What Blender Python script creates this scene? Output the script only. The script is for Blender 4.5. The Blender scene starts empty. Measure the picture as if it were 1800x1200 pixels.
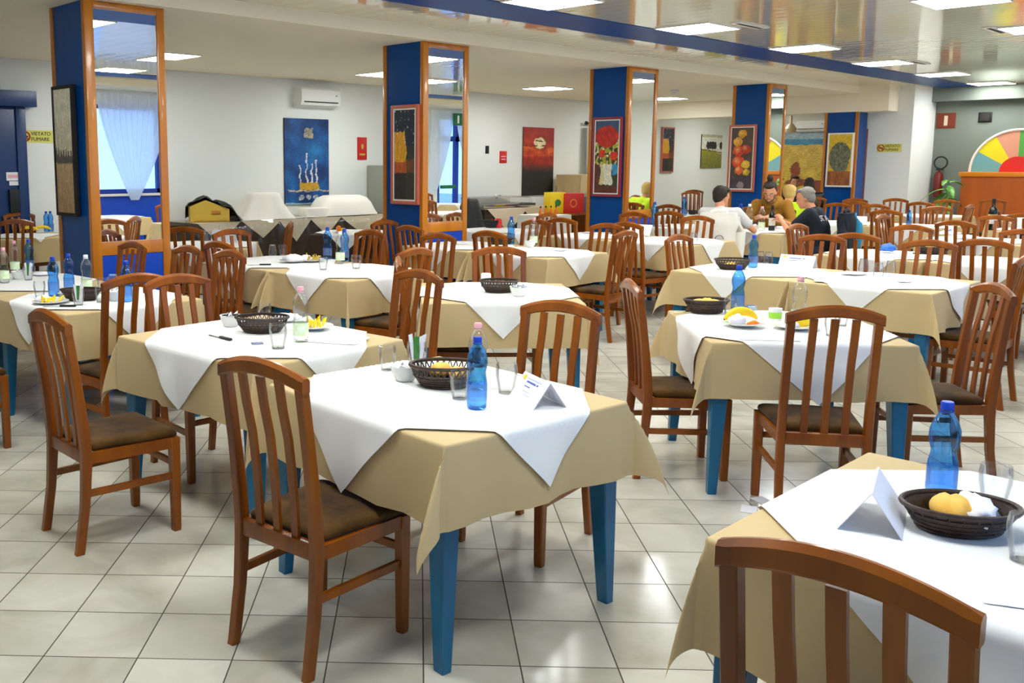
import bpy, bmesh, math, random
from math import sin, cos, pi, radians as R, sqrt, atan2, hypot, floor
from mathutils import Vector as V, Matrix, noise
random.seed(7)
S = bpy.context.scene
COL = S.collection
# ------------------------------------------------------------------ camera
FPX, PIT, HC, CX, CY, YAW = 1667.2, .132, 1.6, 668.8, 507.5, R(47.3)
UX = V((sin(YAW), cos(YAW), 0)); UY = V((-cos(YAW), sin(YAW), 0))     # room axes seen from the camera's heading
def room(p): return V((p.dot(UX), p.dot(UY), p.z))
FW = room(V((0, cos(PIT), -sin(PIT)))); UP = room(V((0, sin(PIT), cos(PIT)))); RT = room(V((1, 0, 0)))
CAM = V((0, 0, HC))
cd = bpy.data.cameras.new('camera'); co = bpy.data.objects.new('camera', cd); COL.objects.link(co)
cd.sensor_width = 36; cd.lens = FPX / 1800 * 36
cd.shift_x = (900 - CX) / 1800; cd.shift_y = -(600 - CY) / 1800
cd.clip_start = .05; cd.clip_end = 200
m = Matrix((RT, UP, -FW)).transposed().to_4x4(); m.translation = CAM; co.matrix_world = m
S.camera = co
def ray(x, y): return FW + RT * ((x - CX) / FPX) - UP * ((y - CY) / FPX)
def at(x, y, z=.763):
    d = ray(x, y); return CAM + d * ((z - HC) / d.z)
def onY(x, y, Y):
    d = ray(x, y); return CAM + d * (Y / d.y)
def onX(x, y, X):
    d = ray(x, y); return CAM + d * (X / d.x)
# ------------------------------------------------------------------ materials
def lin(c): return tuple((v / 12.92 if v <= .04045 else ((v + .055) / 1.055) ** 2.4) for v in c)
def rgb(r, g, b): return lin((r / 255, g / 255, b / 255)) + (1,)
M = {}
def mat(name, col, rough=.5, metal=0, spec=.5, bump=None, vary=None, coat=0, sheen=0):
    mt = bpy.data.materials.new(name); mt.use_nodes = True; n = mt.node_tree.nodes; l = mt.node_tree.links
    b = n['Principled BSDF']; b.inputs['Base Color'].default_value = col
    b.inputs['Roughness'].default_value = rough; b.inputs['Metallic'].default_value = metal
    b.inputs['Specular IOR Level'].default_value = spec; b.inputs['Coat Weight'].default_value = coat
    b.inputs['Coat Roughness'].default_value = .08; b.inputs['Sheen Weight'].default_value = sheen
    tc = n.new('ShaderNodeTexCoord')
    if vary:                                   # (colour, scale, (sx,sy,sz))
        c2, sc, st = vary
        mp = n.new('ShaderNodeMapping'); mp.inputs['Scale'].default_value = st; l.new(tc.outputs['Object'], mp.inputs[0])
        no = n.new('ShaderNodeTexNoise'); no.inputs['Scale'].default_value = sc; no.inputs['Detail'].default_value = 5; l.new(mp.outputs[0], no.inputs[0])
        cr = n.new('ShaderNodeValToRGB'); cr.color_ramp.elements[0].position = .35; cr.color_ramp.elements[1].position = .68
        cr.color_ramp.elements[0].color = col; cr.color_ramp.elements[1].color = c2
        l.new(no.outputs['Fac'], cr.inputs[0]); l.new(cr.outputs[0], b.inputs['Base Color'])
    if bump:                                   # (scale, strength, distance)
        no = n.new('ShaderNodeTexNoise'); no.inputs['Scale'].default_value = bump[0]; no.inputs['Detail'].default_value = 4; l.new(tc.outputs['Object'], no.inputs[0])
        bp = n.new('ShaderNodeBump'); bp.inputs['Strength'].default_value = bump[1]; bp.inputs['Distance'].default_value = bump[2]
        l.new(no.outputs['Fac'], bp.inputs['Height']); l.new(bp.outputs[0], b.inputs['Normal'])
    M[name] = mt; return mt
def thin(name, tint, gloss=.04, rough=.02, diff=0, dcol=(1, 1, 1, 1)):   # thin clear wall: tinted see-through plus fresnel gloss
    mt = bpy.data.materials.new(name); mt.use_nodes = True; n = mt.node_tree.nodes; l = mt.node_tree.links
    n.remove(n['Principled BSDF']); out = n['Material Output']
    t = n.new('ShaderNodeBsdfTransparent'); t.inputs[0].default_value = tint
    g = n.new('ShaderNodeBsdfGlossy'); g.inputs['Roughness'].default_value = rough
    lw = n.new('ShaderNodeLayerWeight'); lw.inputs['Blend'].default_value = .25
    ml = n.new('ShaderNodeMath'); ml.operation = 'MULTIPLY_ADD'; ml.inputs[1].default_value = .5; ml.inputs[2].default_value = gloss; l.new(lw.outputs['Fresnel'], ml.inputs[0])
    mx = n.new('ShaderNodeMixShader'); l.new(ml.outputs[0], mx.inputs[0]); l.new(t.outputs[0], mx.inputs[1]); l.new(g.outputs[0], mx.inputs[2])
    last = mx
    if diff:
        d = n.new('ShaderNodeBsdfDiffuse'); d.inputs[0].default_value = dcol
        tr = n.new('ShaderNodeBsdfTranslucent'); tr.inputs[0].default_value = dcol
        a = n.new('ShaderNodeMixShader'); a.inputs[0].default_value = .5; l.new(d.outputs[0], a.inputs[1]); l.new(tr.outputs[0], a.inputs[2])
        m2 = n.new('ShaderNodeMixShader'); m2.inputs[0].default_value = diff; l.new(mx.outputs[0], m2.inputs[1]); l.new(a.outputs[0], m2.inputs[2]); last = m2
    l.new(last.outputs[0], out.inputs[0]); M[name] = mt; return mt
def emit(name, col, st):
    mt = bpy.data.materials.new(name); mt.use_nodes = True; b = mt.node_tree.nodes['Principled BSDF']
    b.inputs['Base Color'].default_value = (.8, .8, .8, 1); b.inputs['Emission Color'].default_value = col; b.inputs['Emission Strength'].default_value = st
    M[name] = mt; return mt
mat('wood', rgb(154, 82, 2), .34, spec=.4, vary=(rgb(114, 54, 1), 9, (1, 1, .12)), coat=.16)
mat('trimwood', rgb(204, 126, 20), .3, vary=(rgb(176, 100, 14), 6, (1, 1, .1)), coat=.3)
mat('suede', rgb(48, 31, 10), .95, spec=.1, vary=(rgb(92, 64, 26), 7, (1, 1, 1)), bump=(60, .2, .004), sheen=.1)
mat('beige', rgb(204, 180, 134), .85, spec=.15, bump=(420, .15, .0006), sheen=.1)
mat('white', rgb(246, 246, 244), .8, spec=.15, bump=(420, .12, .0006))
mat('bluepaint', rgb(4, 104, 146), .35, vary=(rgb(2, 84, 124), 8, (1, 1, .3)))
mat('tabletop', rgb(120, 80, 45), .5)
mat('wall', rgb(236, 238, 232), .85, spec=.2, bump=(90, .05, .002))
mat('walldim', rgb(120, 128, 118), .85, spec=.2)  # dimness of the right-hand recess is put into this wall colour
mat('ceil', rgb(246, 236, 214), .9, spec=.1)
mat('colblue', rgb(0, 74, 150), .28, vary=(rgb(0, 66, 138), 2, (1, 1, 1)), spec=.25)
mat('panelblue', rgb(8, 70, 190), .3)
mat('doorblue', rgb(6, 50, 104), .35)
mat('mirror', (.95, .96, .96, 1), 0.0, metal=1)
mat('black', rgb(16, 16, 18), .5); mat('dark', rgb(34, 30, 28), .7)
mat('brownskirt', rgb(58, 42, 26), .85); mat('cream', rgb(222, 206, 176), .6)
mat('grey', rgb(150, 152, 140), .4); mat('steel', rgb(190, 190, 186), .18, metal=1)
mat('acwhite', rgb(235, 235, 230), .4); mat('china', rgb(246, 246, 243), .2, coat=.3)
mat('wicker', rgb(42, 27, 18), .5, vary=(rgb(64, 42, 28), 60, (1, 1, 1)), bump=(140, .6, .002))
mat('bread', rgb(236, 176, 62), .7, vary=(rgb(246, 206, 110), 18, (1, 1, 1)))
mat('yellow', rgb(250, 214, 10), .5); mat('orange', rgb(245, 130, 20), .5); mat('red', rgb(206, 30, 22), .45)
mat('green', rgb(40, 120, 30), .5); mat('lime', rgb(150, 214, 60), .5); mat('capblue', rgb(14, 62, 190), .35); mat('cappink', rgb(244, 178, 190), .4)
mat('foil', rgb(170, 182, 196), .25, metal=.7, bump=(60, .8, .004)); mat('bluefoil', rgb(70, 130, 230), .3, metal=.3, bump=(50, .8, .004))
mat('paper', rgb(246, 244, 250), .8); mat('ink', rgb(90, 110, 190), .8); mat('inkpale', rgb(196, 204, 236), .8)
mat('gold', rgb(206, 170, 60), .6); mat('signbg', rgb(226, 220, 110), .6); mat('signred', rgb(196, 40, 24), .5); mat('signblack', rgb(30, 26, 14), .6)
mat('counter', rgb(196, 96, 22), .45, vary=(rgb(176, 82, 18), 3, (1, 1, .2))); mat('countertop', rgb(226, 134, 30), .35)
mat('brownsign', rgb(120, 44, 16), .5); mat('exitgreen', rgb(12, 110, 60), .5)
mat('skin', rgb(224, 160, 122), .55, vary=(rgb(214, 146, 108), 9, (1, 1, 1)))
mat('tshirt', rgb(208, 206, 204), .9); mat('navy', rgb(18, 22, 36), .9); mat('mustard', rgb(150, 104, 22), .9, bump=(70, .3, .004))
mat('hivis', rgb(206, 240, 10), .7); mat('jeans', rgb(34, 40, 58), .9); mat('lining', rgb(60, 170, 220), .7)
mat('hairdark', rgb(40, 27, 18), .7, bump=(120, .9, .006)); mat('hairgrey', rgb(140, 136, 126), .75, bump=(120, .9, .006)); mat('hairblond', rgb(206, 170, 96), .7, bump=(120, .9, .006)); mat('beard', rgb(120, 84, 60), .8, bump=(120, .6, .004))
mat('ivory', rgb(238, 234, 224), .85, bump=(30, .1, .004)); mat('leafgreen', rgb(52, 130, 36), .45, vary=(rgb(120, 180, 60), 14, (1, 1, 1)))
mat('stripblue', rgb(0, 68, 140), .4, spec=.15, bump=(.9, .03, .02))
mat('winframe', rgb(8, 50, 150), .35); mat('outside', rgb(150, 175, 200), .9)
mat('wine', rgb(14, 20, 12), .12)
thin('bluepet', (.30, .64, 1, 1), .05); thin('clearpet', (.97, .98, .98, 1), .04); thin('glass', (.985, .988, .988, 1), .025)
thin('plastic', (.96, .96, .96, 1), .05, .15); thin('winglass', (.8, .9, 1, 1), .04)
thin('curtain', (.9, .95, 1, 1), 0, .5, .86, (.9, .94, .98, 1)); thin('labelblue', (.72, .88, 1, 1), .03, .1, .25, rgb(206, 226, 252))
emit('lamp', (.97, 1, .98, 1), 24.0)
# glossy slatted ceiling
def ceil_gloss():
    mt = mat('glossceil', rgb(230, 222, 192), .07, coat=.4)
    n = mt.node_tree.nodes; l = mt.node_tree.links; b = n['Principled BSDF']
    b.inputs['IOR'].default_value = 1.6; b.inputs['Coat Roughness'].default_value = .06
    tc = n['Texture Coordinate']
    mp = n.new('ShaderNodeMapping'); mp.inputs['Scale'].default_value = (1, 1, 1); mp.inputs['Rotation'].default_value = (0, 0, R(0)); l.new(tc.outputs['Object'], mp.inputs[0])
    no = n.new('ShaderNodeTexNoise'); no.inputs['Scale'].default_value = 1.3; no.inputs['Detail'].default_value = 2; l.new(mp.outputs[0], no.inputs[0])
    wv = n.new('ShaderNodeTexWave'); wv.bands_direction = 'X'; wv.inputs['Scale'].default_value = 1.6; wv.inputs['Distortion'].default_value = 2; l.new(mp.outputs[0], wv.inputs[0])
    ad = n.new('ShaderNodeMath'); ad.operation = 'MULTIPLY_ADD'; ad.inputs[1].default_value = .12; l.new(wv.outputs['Fac'], ad.inputs[0]); l.new(no.outputs['Fac'], ad.inputs[2])
    bp = n.new('ShaderNodeBump'); bp.inputs['Strength'].default_value = .35; bp.inputs['Distance'].default_value = .012; l.new(ad.outputs[0], bp.inputs['Height'])
    l.new(bp.outputs[0], b.inputs['Normal']); l.new(bp.outputs[0], b.inputs['Coat Normal'])
ceil_gloss()
# diagonal floor tiles
def floor_mat():
    mt = mat('tiles', rgb(214, 210, 196), .16, spec=.5); n = mt.node_tree.nodes; l = mt.node_tree.links; b = n['Principled BSDF']
    tc = n['Texture Coordinate']; mp = n.new('ShaderNodeMapping'); mp.inputs['Rotation'].default_value = (0, 0, R(45))
    l.new(tc.outputs['Object'], mp.inputs[0])                     # x' = (x-y)/sqrt2, y' = (x+y)/sqrt2
    sx = n.new('ShaderNodeSeparateXYZ'); l.new(mp.outputs[0], sx.inputs[0])
    def mth(op, a, bb=None, c=None):
        q = n.new('ShaderNodeMath'); q.operation = op
        for i, v in enumerate((a, bb, c)):
            if v is None: continue
            if isinstance(v, (int, float)): q.inputs[i].default_value = v
            else: l.new(v, q.inputs[i])
        return q.outputs[0]
    s = .3106; cells = []; lines = []
    for out, off in ((sx.outputs['X'], .023), (sx.outputs['Y'], .0776)):
        t = mth('MULTIPLY_ADD', out, 1 / s, 100 - off / s); cells.append(mth('FLOOR', t)); f = mth('FRACT', t)
        d = mth('MINIMUM', f, mth('SUBTRACT', 1, f)); lines.append(mth('LESS_THAN', d, .0075))
    grout = mth('MAXIMUM', lines[0], lines[1])
    cb = n.new('ShaderNodeCombineXYZ'); l.new(cells[0], cb.inputs[0]); l.new(cells[1], cb.inputs[1])
    wn = n.new('ShaderNodeTexWhiteNoise'); wn.noise_dimensions = '2D'; l.new(cb.outputs[0], wn.inputs['Vector'])
    vm = n.new('ShaderNodeVectorMath'); vm.operation = 'MULTIPLY_ADD'; vm.inputs[1].default_value = (7.3, 3.1, 0); l.new(cb.outputs[0], vm.inputs[0]); l.new(mp.outputs[0], vm.inputs[2])
    no = n.new('ShaderNodeTexNoise'); no.inputs['Scale'].default_value = 3.2; no.inputs['Detail'].default_value = 6; no.inputs['Distortion'].default_value = .6; l.new(vm.outputs[0], no.inputs[0])
    k = mth('MULTIPLY_ADD', wn.outputs['Value'], .25, mth('MULTIPLY', no.outputs['Fac'], 1.0))
    cr = n.new('ShaderNodeValToRGB'); e = cr.color_ramp.elements; e[0].position = .3; e[1].position = .85
    e[0].color = rgb(172, 168, 152); e[1].color = rgb(212, 209, 196); l.new(k, cr.inputs[0])
    mx = n.new('ShaderNodeMix'); mx.data_type = 'RGBA'; l.new(grout, mx.inputs['Factor']); l.new(cr.outputs[0], mx.inputs['A']); mx.inputs['B'].default_value = rgb(62, 56, 44)
    l.new(mx.outputs['Result'], b.inputs['Base Color'])
    l.new(mth('MULTIPLY_ADD', grout, .6, mth('MULTIPLY_ADD', no.outputs['Fac'], .12, .1)), b.inputs['Roughness'])
    bp = n.new('ShaderNodeBump'); bp.inputs['Strength'].default_value = .4; bp.inputs['Distance'].default_value = .002; l.new(mth('SUBTRACT', 1, grout), bp.inputs['Height']); l.new(bp.outputs[0], b.inputs['Normal'])
floor_mat()
def attr_mat():
    mt = mat('painted', (1, 1, 1, 1), .5); n = mt.node_tree.nodes
    a = n.new('ShaderNodeAttribute'); a.attribute_name = 'Col'; mt.node_tree.links.new(a.outputs['Color'], n['Principled BSDF'].inputs['Base Color'])
attr_mat()
# ------------------------------------------------------------------ mesh helpers
class MB:
    def __init__(s): s.b = bmesh.new()
    def add(s, verts, faces):
        vs = [s.b.verts.new(v) for v in verts]; out = []
        for f in faces:
            try: out.append(s.b.faces.new([vs[i] for i in f]))
            except ValueError: pass
        return vs
    def box(s, x0, x1, y0, y1, z0, z1, bev=0, seg=2):
        b = bmesh.new(); bmesh.ops.create_cube(b, size=1)
        bmesh.ops.scale(b, vec=(x1 - x0, y1 - y0, z1 - z0), verts=b.verts); bmesh.ops.translate(b, vec=((x0 + x1) / 2, (y0 + y1) / 2, (z0 + z1) / 2), verts=b.verts)
        if bev: bmesh.ops.bevel(b, geom=list(b.edges), offset=bev, segments=seg, affect='EDGES', profile=.6)
        s.join(b); return s
    def join(s, b):
        me = bpy.data.meshes.new('t'); b.to_mesh(me); b.free(); s.b.from_mesh(me); bpy.data.meshes.remove(me)
    def loft(s, rings, cap=True, closed=True):
        n = len(rings[0]); vs = [v for r in rings for v in r]; fs = []
        for i in range(len(rings) - 1):
            for j in range(n if closed else n - 1):
                k = (j + 1) % n; fs.append((i * n + j, i * n + k, (i + 1) * n + k, (i + 1) * n + j))
        if cap: fs.append(tuple(range(n))[::-1]); fs.append(tuple(range((len(rings) - 1) * n, len(rings) * n)))
        s.add(vs, fs); return s
    def lathe(s, prof, n=24, sx=1, sy=1, c=(0, 0, 0), cap=True):
        s.loft([[V((c[0] + r * sx * cos(2 * pi * k / n), c[1] + r * sy * sin(2 * pi * k / n), c[2] + z)) for k in range(n)] for r, z in prof], cap); return s
    def tube(s, pts, r, n=8, cap=True):
        pts = [V(p) for p in pts]; rings = []; ref = V((0, 0, 1))
        for i, p in enumerate(pts):
            d = (pts[min(i + 1, len(pts) - 1)] - pts[max(i - 1, 0)]).normalized()
            if abs(d.dot(ref)) > .95: ref = V((1, 0, 0))
            u = d.cross(ref).normalized(); w = d.cross(u); rr = r[i] if isinstance(r, (list, tuple)) else r
            rings.append([p + (u * cos(2 * pi * k / n) + w * sin(2 * pi * k / n)) * rr for k in range(n)])
        s.loft(rings, cap); return s
    def strip(s, secs, cap=True):        # secs: list of closed rings
        s.loft(secs, cap); return s
    def ball(s, c, r, sub=2, sc=(1, 1, 1)):
        b = bmesh.new(); bmesh.ops.create_icosphere(b, subdivisions=sub, radius=1)
        bmesh.ops.scale(b, vec=(r * sc[0], r * sc[1], r * sc[2]), verts=b.verts); bmesh.ops.translate(b, vec=c, verts=b.verts); s.join(b); return s
    def quad(s, a, b, c, d): s.add([a, b, c, d], [(0, 1, 2, 3)]); return s
    def prism(s, poly, y0, y1):          # polygon in xz, extruded along y
        n = len(poly); vs = [V((x, y0, z)) for x, z in poly] + [V((x, y1, z)) for x, z in poly]
        fs = [(i, (i + 1) % n, n + (i + 1) % n, n + i) for i in range(n)] + [tuple(range(n))[::-1], tuple(range(n, 2 * n))]
        s.add(vs, fs); return s
    def build(s, name, m, parent=None, smooth=True, ang=40):
        b = s.b; bmesh.ops.recalc_face_normals(b, faces=b.faces)
        me = bpy.data.meshes.new(name)
        if smooth:
            for f in b.faces: f.smooth = True
            for e in b.edges:
                if len(e.link_faces) == 2 and e.calc_face_angle(0) > R(ang): e.smooth = False
        b.to_mesh(me); b.free(); me.materials.append(M[m] if isinstance(m, str) else m)
        o = bpy.data.objects.new(name, me); COL.objects.link(o)
        if parent: o.parent = parent
        return o
def tag(o, label, cat, group=None, kind=None):
    o['label'] = label; o['category'] = cat
    if group: o['group'] = group
    if kind: o['kind'] = kind
    return o
def thing(name, label, cat, loc=(0, 0, 0), rz=0, group=None):
    o = bpy.data.objects.new(name, None); COL.objects.link(o); o.empty_display_size = .1
    o.location = loc; o.rotation_euler = (0, 0, rz); return tag(o, label, cat, group)
def struct(o):
    o['kind'] = 'structure'; return o
def dup(root, loc, rz, label, group=None):
    r = root.copy(); COL.objects.link(r); r.location = loc; r.rotation_euler = (0, 0, rz); r['label'] = label
    if group: r['group'] = group
    for ch in list(root.children):
        c = ch.copy(); COL.objects.link(c); c.parent = r
        for g in list(ch.children):
            d = g.copy(); COL.objects.link(d); d.parent = c
    return r
PROTO = {}
def inst(key, fn, loc, rz, label, group=None, scale=None):
    if key not in PROTO:
        r = PROTO[key] = fn(); r.location = loc; r.rotation_euler = (0, 0, rz); r['label'] = label
        if group: r['group'] = group
    else: r = dup(PROTO[key], loc, rz, label, group)
    r.scale = scale or (1, 1, 1)
    return r
# ------------------------------------------------------------------ the setting
YW, YF, XL, XR, H = 11.6, -1.25, -3.0, 22.5, 2.85
XE, YP = 18.7, 6.2; HG = 2.97; YS = 6.96     # the glossy ceiling lies a step above the matte soffit
def bx(name, m, *a, bev=0, ang=40): return struct(MB().box(*a, bev=bev).build(name, m, None, True, ang))
bx('floor', 'tiles', XL, XR, YF, YW, -.1, 0)
bx('ceiling', 'ceil', XL, XR, YS, YW, H, H + .14)
bx('ceiling_glossy', 'glossceil', XL, XR, -.4, YS, HG, HG + .1); bx('ceiling_window', 'ceil', XL, XR, YF, -.4, H, H + .14)
bx('trim_1', 'stripblue', XL, XR, 5.47, 6.08, HG - .006, HG + .002); bx('trim_2', 'stripblue', XL, XR, -.12, .5, HG - .006, HG + .002)
bx('trim_3', 'ceil', XL, XE, YS - .012, YS + .02, H - .006, HG)
bx('wall_back', 'wall', XL, XR, YW, YW + .15, 0, HG)
bx('wall_left', 'wall', XL - .15, XL, YF - .15, YW + .15, 0, HG)
bx('wall_end', 'wall', XR, XR + .15, YF, YW, 0, HG)
bx('wall_pillar', 'wall', XE, 20.0, YP, 6.95, 0, HG)
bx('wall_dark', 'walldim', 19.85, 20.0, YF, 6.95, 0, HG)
bx('wall_side', 'wall', 19.0, 19.15, YF, 3.3, 0, HG)
bx('beam_end', 'ceil', 18.2, 18.7, 6.45, YW, 2.52, HG)
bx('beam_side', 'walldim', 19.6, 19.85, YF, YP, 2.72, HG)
bx('baseboard_back', 'trimwood', 5.0, 18.0, YW - .015, YW, 0, .08)
# window wall behind the camera (seen in the mirrors)
WINS = [(-2.4, .6), (1.2, 4.2), (4.8, 7.0), (7.2, 10.4), (10.9, 13.4), (13.9, 15.4)]
wl = MB(); prev = XL
DX = 16.05
for a, b in WINS + [(DX, DX + 1.4)]:
    wl.box(prev, a, YF - .15, YF, 0, H); prev = b
    wl.box(a, b, YF - .15, YF, 2.6, H)
wl.box(prev, XR, YF - .15, YF, 0, H); struct(wl.build('wall_front', 'wall'))
for i, (a, b) in enumerate(WINS):
    w = struct(bpy.data.objects.new('window_%d' % (i + 1), None)); COL.objects.link(w)
    q = MB().box(a, b, YF - .14, YF - .02, 0, 1.02); q.build('sill_panel', 'panelblue', w)
    q = MB().box(a - .03, b + .03, YF - .1, YF + .06, 1.02, 1.06, .005); q.build('window_sill', 'ivory', w)
    q = MB()
    for x in (a, (a + b) / 2 - .03, b - .07): q.box(x, x + .07, YF - .12, YF - .05, 1.06, 2.6)
    q.box(a, b, YF - .12, YF - .05, 1.06, 1.14); q.box(a, b, YF - .12, YF - .05, 2.53, 2.6); q.build('window_frame', 'winframe', w)
    MB().box(a + .05, b - .05, YF - .09, YF - .085, 1.1, 2.55).build('window_pane', 'winglass', w)
def curtain(name, label, x0, x1, xt, zt, zb, xb0=None, xb1=None):
    q = MB(); nx, nz = 60, 26; rows = []
    for k in range(nz + 1):
        t = k / nz; z = zt + (zb - zt) * t; e = t ** 1.5
        row = []
        for i in range(nx + 1):
            s = i / nx; wide = x0 + (x1 - x0) * s; nar = xt + (s - .5) * .16
            row.append(V((wide * (1 - e) + nar * e, YF + .12 + .022 * sin(s * 75 + .8 * sin(t * 3)) * (1 - .4 * e) + .02 * e, z)))
        rows.append(row)
    q.loft(rows, False, False)
    o = q.build(name, 'curtain'); tag(o, label, 'curtain', 'white curtains on the window wall')
def mirX(px, py):
    p = onY(px, py, YC_ := 7.095); d = ray(px, py); k = (p.y - YF - .12) / d.y; return p.x + d.x * k
CURT = [('white sheer curtain gathered at the bottom, reflected in the mirror nearest the blue door', mirX(168, 160), mirX(300, 160), mirX(236, 345), 2.79, .95)]
curtain('curtain', CURT[0][0], *CURT[0][1:])
curtain('curtain', 'white sheer curtain drawn aside left of the mirrored exit door', mirX(758, 205), mirX(798, 205), mirX(752, 345), 2.79, .55)
curtain('curtain', 'white sheer curtain drawn aside right of the mirrored exit door', mirX(801, 205), mirX(846, 205), mirX(842, 345), 2.79, .55)
curtain('curtain', 'white sheer curtain over the window behind the viewer', 4.9, 6.3, 5.4, 2.78, 1.0)
d7 = struct(bpy.data.objects.new('door_1', None)); COL.objects.link(d7)
q = MB()
for x in (DX, DX + .65, DX + 1.3): q.box(x, x + .1, YF - .13, YF - .03, 0, 2.6)
q.box(DX, DX + 1.4, YF - .13, YF - .03, 2.1, 2.22); q.box(DX, DX + 1.4, YF - .13, YF - .03, 0, .12); q.build('door_frame', 'winframe', d7)
MB().box(DX + .05, DX + 1.35, YF - .09, YF - .085, .1, 2.55).build('door_pane', 'winglass', d7)
MB().box(DX + .12, DX + .62, YF - .03, YF + .02, 1.0, 1.08, .01).build('push_bar', 'exitgreen', d7)
sg = thing('exit_sign', 'green emergency exit sign above the mirrored glass door', 'sign', (mirX(800, 203), YF + .2, 2.6))
MB().box(-.14, .14, -.02, .02, -.14, .14).build('panel', 'exitgreen', sg); MB().box(-.03, .03, .021, .024, -.09, .09).build('arrow', 'paper', sg.children[0])
bx('terrain_outside', 'outside', -30, 40, -40, YF - .3, -.3, -.15)
# blue door at the left end of the back wall
dl = struct(bpy.data.objects.new('door_2', None)); COL.objects.link(dl)
MB().box(3.3, 4.74, YW - .07, YW, 0, 2.27, .008).build('door_leaf', 'doorblue', dl)
MB().box(4.64, 4.76, YW - .09, YW - .001, 0, 2.27, .006).build('door_frame', 'doorblue', dl)
MB().box(3.2, 4.88, YW - .16, YW, 2.27, 2.46, .008).build('door_header', 'doorblue', dl)
p = onY(25, 355, YW - .08); MB().box(p.x - .06, p.x + .06, YW - .11, YW - .07, 1.0, 1.28, .01).build('door_lock', 'black', dl)
n1 = tag(MB().box(-.09, .09, -.004, 0, -.05, .05).build('notice', 'paper'), 'small white notice on the blue door', 'notice'); n1.location = onY(24, 310, YW - .072)
n2 = tag(MB().box(-.06, .06, -.004, 0, -.025, .025).build('notice', 'paper'), 'tiny white notice below the other on the blue door', 'notice'); n2.location = onY(25, 322, YW - .072)
MB().box(-.07, .07, -.0055, -.004, -.02, .02).build('red_print', 'cappink', n1)
def text(body, size, m, parent, loc, rot=(pi / 2, 0, 0), name='lettering'):
    c = bpy.data.curves.new('txt', 'FONT'); c.body = body; c.size = size; c.extrude = .0015; c.align_x = 'LEFT'; c.align_y = 'CENTER'
    o = bpy.data.objects.new('txt', c); COL.objects.link(o); bpy.context.view_layer.update()
    me = bpy.data.meshes.new_from_object(o.evaluated_get(bpy.context.evaluated_depsgraph_get())); bpy.data.objects.remove(o)
    me.materials.clear(); me.materials.append(M[m]); t = bpy.data.objects.new(name, me); COL.objects.link(t)
    t.parent = parent; t.location = loc; t.rotation_euler = rot; return t
def smoke_sign(loc, rz, w, label):
    s = thing('no_smoking_sign', label, 'sign', loc, rz); k = w / .42
    MB().box(-.21 * k, .21 * k, -.004, 0, -.075 * k, .075 * k).build('sign_panel', 'signbg', s)
    q = MB(); cx = -.14 * k
    q.tube([V((cx + .055 * k * cos(a * pi / 12), -.006, .055 * k * sin(a * pi / 12))) for a in range(25)], .009 * k, 6)
    q.tube([V((cx - .04 * k, -.006, .04 * k)), V((cx + .04 * k, -.006, -.04 * k))], .008 * k, 6); q.build('prohibition_ring', 'signred', s)
    MB().box(cx - .04 * k, cx + .035 * k, -.0055, -.004, -.008 * k, .008 * k).build('cigarette', 'signblack', s)
    text('VIETATO', .062 * k, 'signblack', s, (-.07 * k, -.0065, .033 * k)); text('FUMARE', .062 * k, 'signblack', s, (-.07 * k, -.0065, -.033 * k))
smoke_sign(onY(64, 240, YW - .002), 0, .42, 'yellow VIETATO FUMARE no-smoking sign beside the blue door')
smoke_sign(onX(1563, 260, XE - .002), R(-90), .42, 'yellow VIETATO FUMARE no-smoking sign on the white pillar')
# ------------------------------------------------------------------ pictures
def N3(u, v, s, seed=0): return noise.noise(V((u * s, v * s, seed)))
def mixc(a, b, t): t = max(0, min(1, t)); return tuple(a[i] * (1 - t) + b[i] * t for i in range(3))
def blob(u, v, cu, cv, ru, rv): return ((u - cu) / ru) ** 2 + ((v - cv) / rv) ** 2 < 1
def picture(cen, w, h, rz, fn, label, frame=None, inner=None, fw=.05, nx=60, nz=116, name='painting', cat='painting'):
    t = thing(name, label, cat, cen, rz); q = MB(); rows = []; cols = []
    for j in range(nz + 1):
        row = []
        for i in range(nx + 1):
            u, v = i / nx, j / nz; row.append(V(((u - .5) * w, -.022 if not frame else -.032, (v - .5) * h))); wu, wv = u + .035 * N3(u, v * 1.6, 9, 5) + .012 * N3(u, v * 2, 30, 6), v + .018 * N3(u, v * 1.6, 9, 8) + .006 * N3(u, v * 2, 34, 2); c = fn(max(0, min(1, wu)), max(0, min(1, wv))); g = .16 * N3(u, v * 2, 30, 3) + .1 * N3(u, v * 1.5, 9, 11)
            cols.append(lin(tuple(max(0, min(1, x / 255 + g * (x / 255 + .15))) for x in c)) + (1,))
        rows.append(row)
    q.loft(rows, False, False); o = q.build('canvas', 'painted', t, False)
    a = o.data.color_attributes.new('Col', 'FLOAT_COLOR', 'POINT')
    for i, c in enumerate(cols): a.data[i].color = c
    MB().box(-w / 2, w / 2, -.0215, 0, -h / 2, h / 2).build('backing', 'dark', t)
    def fr(nm, m, W, HH, f, y0):  # four mitred sides
        z = MB(); z.box(-W / 2 - f, -W / 2, y0, 0, -HH / 2 - f, HH / 2 + f, .004); z.box(W / 2, W / 2 + f, y0, 0, -HH / 2 - f, HH / 2 + f, .004)
        z.box(-W / 2, W / 2, y0, 0, HH / 2, HH / 2 + f, .004); z.box(-W / 2, W / 2, y0, 0, -HH / 2 - f, -HH / 2, .004); z.build(nm, m, t)
    f0 = 0
    if inner: fr('inner_frame', inner, w, h, fw * .5, -.035); f0 = fw * .5
    if frame:
        fr('frame', frame, w + 2 * f0, h + 2 * f0, fw, -.038)
        if inner: [c for c in t.children if c.name.startswith('inner')][0].parent = [c for c in t.children if c.name.startswith('frame')][0]
    return t
mat('framerose', rgb(196, 104, 84), .4); mat('framepink', rgb(150, 44, 66), .4)
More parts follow.
